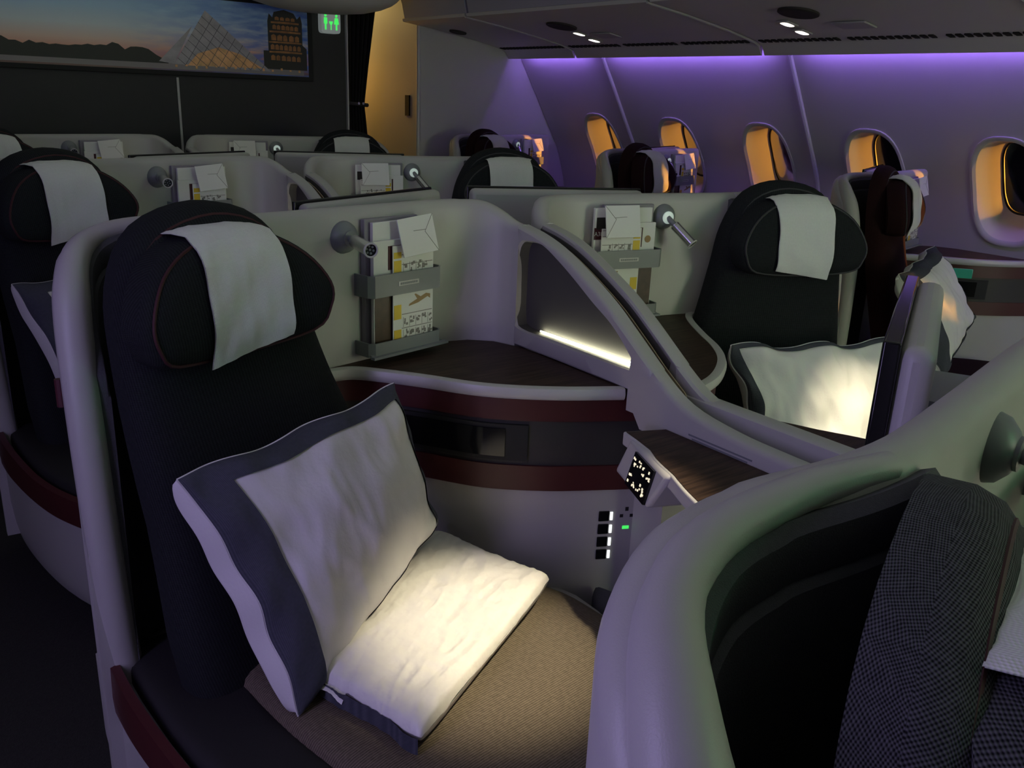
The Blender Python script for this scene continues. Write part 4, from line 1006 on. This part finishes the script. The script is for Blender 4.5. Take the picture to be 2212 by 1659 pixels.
# retracted privacy screens in the slot between the paired arches
for k, lb in ((0, 'peach privacy screen in the slot of the arch beside the bedding-pack seat'), (1, 'peach privacy screen in the arch slot of the row behind the bedding-pack seat'), (2, 'peach privacy screen in the arch slot of the last row')):
    m = MB(); pp = [(y, z-0.016) for y, z in CREST if 1.15 < y < 1.66]; pp = pp+[(1.15, 0.889), (1.65, 0.889)]; n = len(pp)
    m.add([(XC-0.0015, y+k*R, z) for y, z in pp]+[(XC+0.0015, y+k*R, z) for y, z in pp], [tuple(range(n)), tuple(range(n, 2*n))[::-1]]+[(i, (i+1) % n, n+(i+1) % n, n+i) for i in range(n)])
    o = simple('privacy_screen', m, 'screen_peach'); tag(o, lb, 'privacy screen', 'privacy screens in the arches')
# ottoman in the footwell
o = simple('ottoman', MB().puff([(1.21, 1.16), (1.24, 1.27), (1.295, 1.27), (1.295, 0.66), (1.21, 0.66)], lambda x, y, h: (x, y, 0.33+h), 0.035, 0.0, edge=0.06, p=8), 'lining'); tag(o, 'dark padded foot rest beside the seat with bedding pack', 'foot rest')

# ------------------------------------------------------------------ pillows
def pillow(corners, H, lb, seed, bl=0.24, br=0.08, bt=0.14, bb=0.10, wr=1.0, gus=0.05, name='pillow'):
    """bl, br, bt, bb: widths of the border band at the left, right, top and bottom (of a half side)"""
    TL, TR, BR, BL = [Vector(c) for c in corners]; rnd = random.Random(seed)
    nrm = ((TR-TL).cross(BL-TL)).normalized()
    if nrm.y > 0 and abs(nrm.y) > 0.1: nrm = -nrm
    ph = [rnd.uniform(0, 6) for _ in range(8)]; side_d = (TL-TR).normalized(); down = (BL-TL).normalized()
    def pt(x, y, side, lift=0.0):
        u = (x*(1-(0.10 if x < 0 else 0.04)*(1-y*y))+1)/2; v = (1-y*(1-0.035*(1-x*x)))/2
        p = (TL*(1-u)+TR*u)*(1-v)+(BL*(1-u)+BR*u)*v
        p = p+down*(0.0045*wr*sin(7.5*x+ph[6])*max(0, y)**2)
        e = max(0, (1-x*x)*(1-y*y))
        wv = 0.008*wr*e**0.3*(sin(5*x+3.1*y+ph[0])*0.5+sin(9*x-6*y+ph[1])*0.35+sin(3*x+11*y+ph[2])*0.25+sin(19*x+7*y+ph[3])*0.12)
        nn = lambda f, g, sd: mnoise.noise(Vector((x*f+0.6*y, y*g-0.5*x, sd+seed*3.7)))
        wv += wr*e**0.25*(0.010*nn(1.6, 1.2, 1.0)-0.009*abs(nn(4.5, 1.5, 2.0))-0.005*abs(nn(9.0, 3.0, 5.0)))
        ed = 0.007*wr*(1-e)**3*(sin(7*x+9*y+ph[4])+0.6*sin(15*x-12*y+ph[5]))
        if side > 0: return p+nrm*(H*e**0.46+wv+ed+lift)
        b = max(0, (1-x**4)*(1-y**4))**0.35; q = max(0.0, -x)**1.5*b
        return p-nrm*(H*0.85*b-ed)+side_d*(gus*q)
    n = 72; A = [-1+2*i/n for i in range(n+1)]
    m = MB(); L1, L2 = (TR-TL).length, (BL-TL).length
    uv = [[(x*L1/2, y*L2/2) for y in A] for x in A]
    m.grid([[pt(x, y, 1) for y in A] for x in A], uvs=uv); m.grid([[pt(x, y, -1) for y in A] for x in A], uvs=uv, flip=True)
    zs = [p[2] for p in m.v]; root = empty(name, ((TL.x+BR.x)/2, (TL.y+BR.y)/2, min(zs)))
    simple('case', m, 'pillow_white', root, smooth=80)
    b = MB()
    def strip(xs, ys):
        b.grid([[pt(x, y, 1, 0.0045) for y in ys] for x in xs], uvs=[[(x*L1/2, y*L2/2) for y in ys] for x in xs])
    def lin(a, c, k): return [a+(c-a)*i/k for i in range(k+1)]
    strip(lin(-1, -1+bl, 14), lin(-1, 1, 72)); strip(lin(1-br, 1, 5), lin(-1, 1, 64)); strip(lin(-1+bl, 1-br, 44), lin(1-bt, 1, 6)); strip(lin(-1+bl, 1-br, 44), lin(-1, -1+bb, 6))
    simple('border', b, 'pillow_border', root, smooth=80)
    e = MB(); loop = [pt(x, 1, 1) for x in A]+[pt(1, y, 1) for y in A[::-1][1:]]+[pt(x, -1, 1) for x in A[::-1][1:]]+[pt(-1, y, 1) for y in A[1:-1]]; loop.append(loop[0])
    e.tube(loop, 0.0020, 5); simple('edge_seam', e, 'pillow_white', root)
    tag(root, lb, 'pillow', 'white pillows with grey borders'); return root
pillow([(0.362, 1.365, 0.885), (0.818, 1.455, 0.945), (0.902, 1.425, 0.625), (0.482, 1.190, 0.480)], 0.09, 'white pillow with grey border leaning beside the bedding pack', 1, bl=0.27, bt=0.17, bb=0.02, gus=0.06)
pillow([(1.795, 1.42, 0.905), (2.345, 1.30, 0.875), (2.31, 1.13, 0.50), (1.80, 1.26, 0.50)], 0.07, 'white grey-bordered pillow lit by a spot on the seat across the arch', 2, bl=0.08, br=0.09, bt=0.06, gus=0.0, wr=1.6)
pillow([(3.10, 1.70, 0.93), (3.45, 1.78, 1.005), (3.60, 1.64, 0.72), (3.18, 1.52, 0.55)], 0.07, 'white grey-bordered pillow on the burgundy window seat', 3, bl=0.30, bt=0.22, br=0.05)
pillow([(0.335, 2.785, 0.935), (0.79, 2.875, 0.99), (0.87, 2.845, 0.67), (0.455, 2.61, 0.50)], 0.075, 'white grey-bordered pillow on the seat behind the bedding-pack seat', 4, bl=0.27, bt=0.17)

# bedding pack in its plastic bag
def bedding():
    BK, RT, FT, LT = Vector((0.965, 1.535, 0.545)), Vector((1.072, 1.232, 0.535)), Vector((0.600, 0.985, 0.515)), Vector((0.520, 1.255, 0.52))
    ph = [1.0, 2.2, 4.0, 0.4]
    def pt(x, y, side, lift=0):
        k = 1-0.03*(abs(x)*abs(y))**6
        u = (x*k*(1-0.02*(1-y*y))+1)/2; v = (1-y*k*(1-0.02*(1-x*x)))/2
        p = (LT*(1-u)+BK*u)*(1-v)+(FT*(1-u)+RT*u)*v
        e = max(0, (1-x**6)*(1-y**6)); h = 0.030*e**0.26
        nn = lambda f, g, sd: mnoise.noise(Vector((x*f, y*g, sd)))
        wv = (0.007*nn(1.3, 1.6, 0.3)-0.006*abs(nn(2.2, 5.0, 4.1))-0.004*abs(nn(9, 4.5, 7.7))-0.0025*abs(nn(19, 14, 2.0)))*(1 if side > 0 else 0.2)
        return p+Vector((0, 0, side*h+wv+lift))
    n = 96; A = [-1+2*i/n for i in range(n+1)]; m = MB()
    m.grid([[pt(x, y, 1) for y in A] for x in A]); m.grid([[pt(x, y, -0.9) for y in A] for x in A], flip=True)
    root = empty('bedding_pack', (0.79, 1.25, 0.48)); simple('bag', m, 'bag_plastic', root, smooth=80)
    b = MB(); ys = A
    b.grid([[pt(-1, y, 1)+Vector((-0.004-0.004*sin(5*y), -0.002, dz)) for y in A] for dz in (0.002, -0.012, -0.030)]); simple('blanket_hem', b, 'pillow_border', root, smooth=80)
    e = MB(); e.grid([[pt(-1, y, 1)+Vector((0, 0, 0)) for y in A[60:]], [pt(-1, y, 1)+Vector((-0.012, -0.006, -0.010-0.006*sin(9*y))) for y in A[60:]]]); simple('bag_flap', e, 'bag_plastic', root, smooth=80)
    tag(root, 'bright white bagged bedding pack lying on the seat cushion', 'bedding')
bedding()
# small mirror-fronted latch glowing green on the window-seat console
lt = MB(); lt.box((3.745, 1.79, 0.865), (0.09, 0.01, 0.04), (Vector((0.66, -0.75, 0)), Vector((0.75, 0.66, 0)), Vector((0, 0, 1))))
o = simple('latch_plate', lt, 'latch_green', S['C1'].root, bevel=0.003)

# ------------------------------------------------------------------ reading spots in the ceiling above the middle seats
def spot(loc, target, energy, size, lb, blend=0.6, col=(1.0, 0.86, 0.60)):
    e = empty('reading_spot', loc); tag(e, lb, 'spotlight', 'ceiling reading spots')
    d = (Vector(target)-Vector(loc)).normalized(); L0 = Vector(loc)
    simple('spot_can', MB().tube([L0-d*0.06, L0+d*0.005], 0.035, 16, cap=False), 'plastic_grey', e)
    simple('spot_lens', MB().tube([L0-d*0.05, L0-d*0.047], 0.033, 16), 'glow_lamp', e)
    lamp('reading_beam', 'SPOT', L0+d*0.012, col, energy, target=target, spot_size=radians(size), spot_blend=blend, shadow_soft_size=0.02)
spot((1.30, 0.55, 2.10), (0.86, 1.14, 0.50), 170, 20, 'ceiling reading spot aimed at the bedding pack', 0.9)
spot((1.55, 0.45, 2.10), (2.14, 1.14, 0.62), 190, 19, 'ceiling reading spot aimed at the pillow across the arch', 0.9)
lamp('bin_reading_beam', 'SPOT', (3.54, 2.60, 1.822), (1.0, 0.88, 0.66), 14, target=(3.40, 1.66, 0.80), spot_size=radians(26), spot_blend=0.9, shadow_soft_size=0.02)
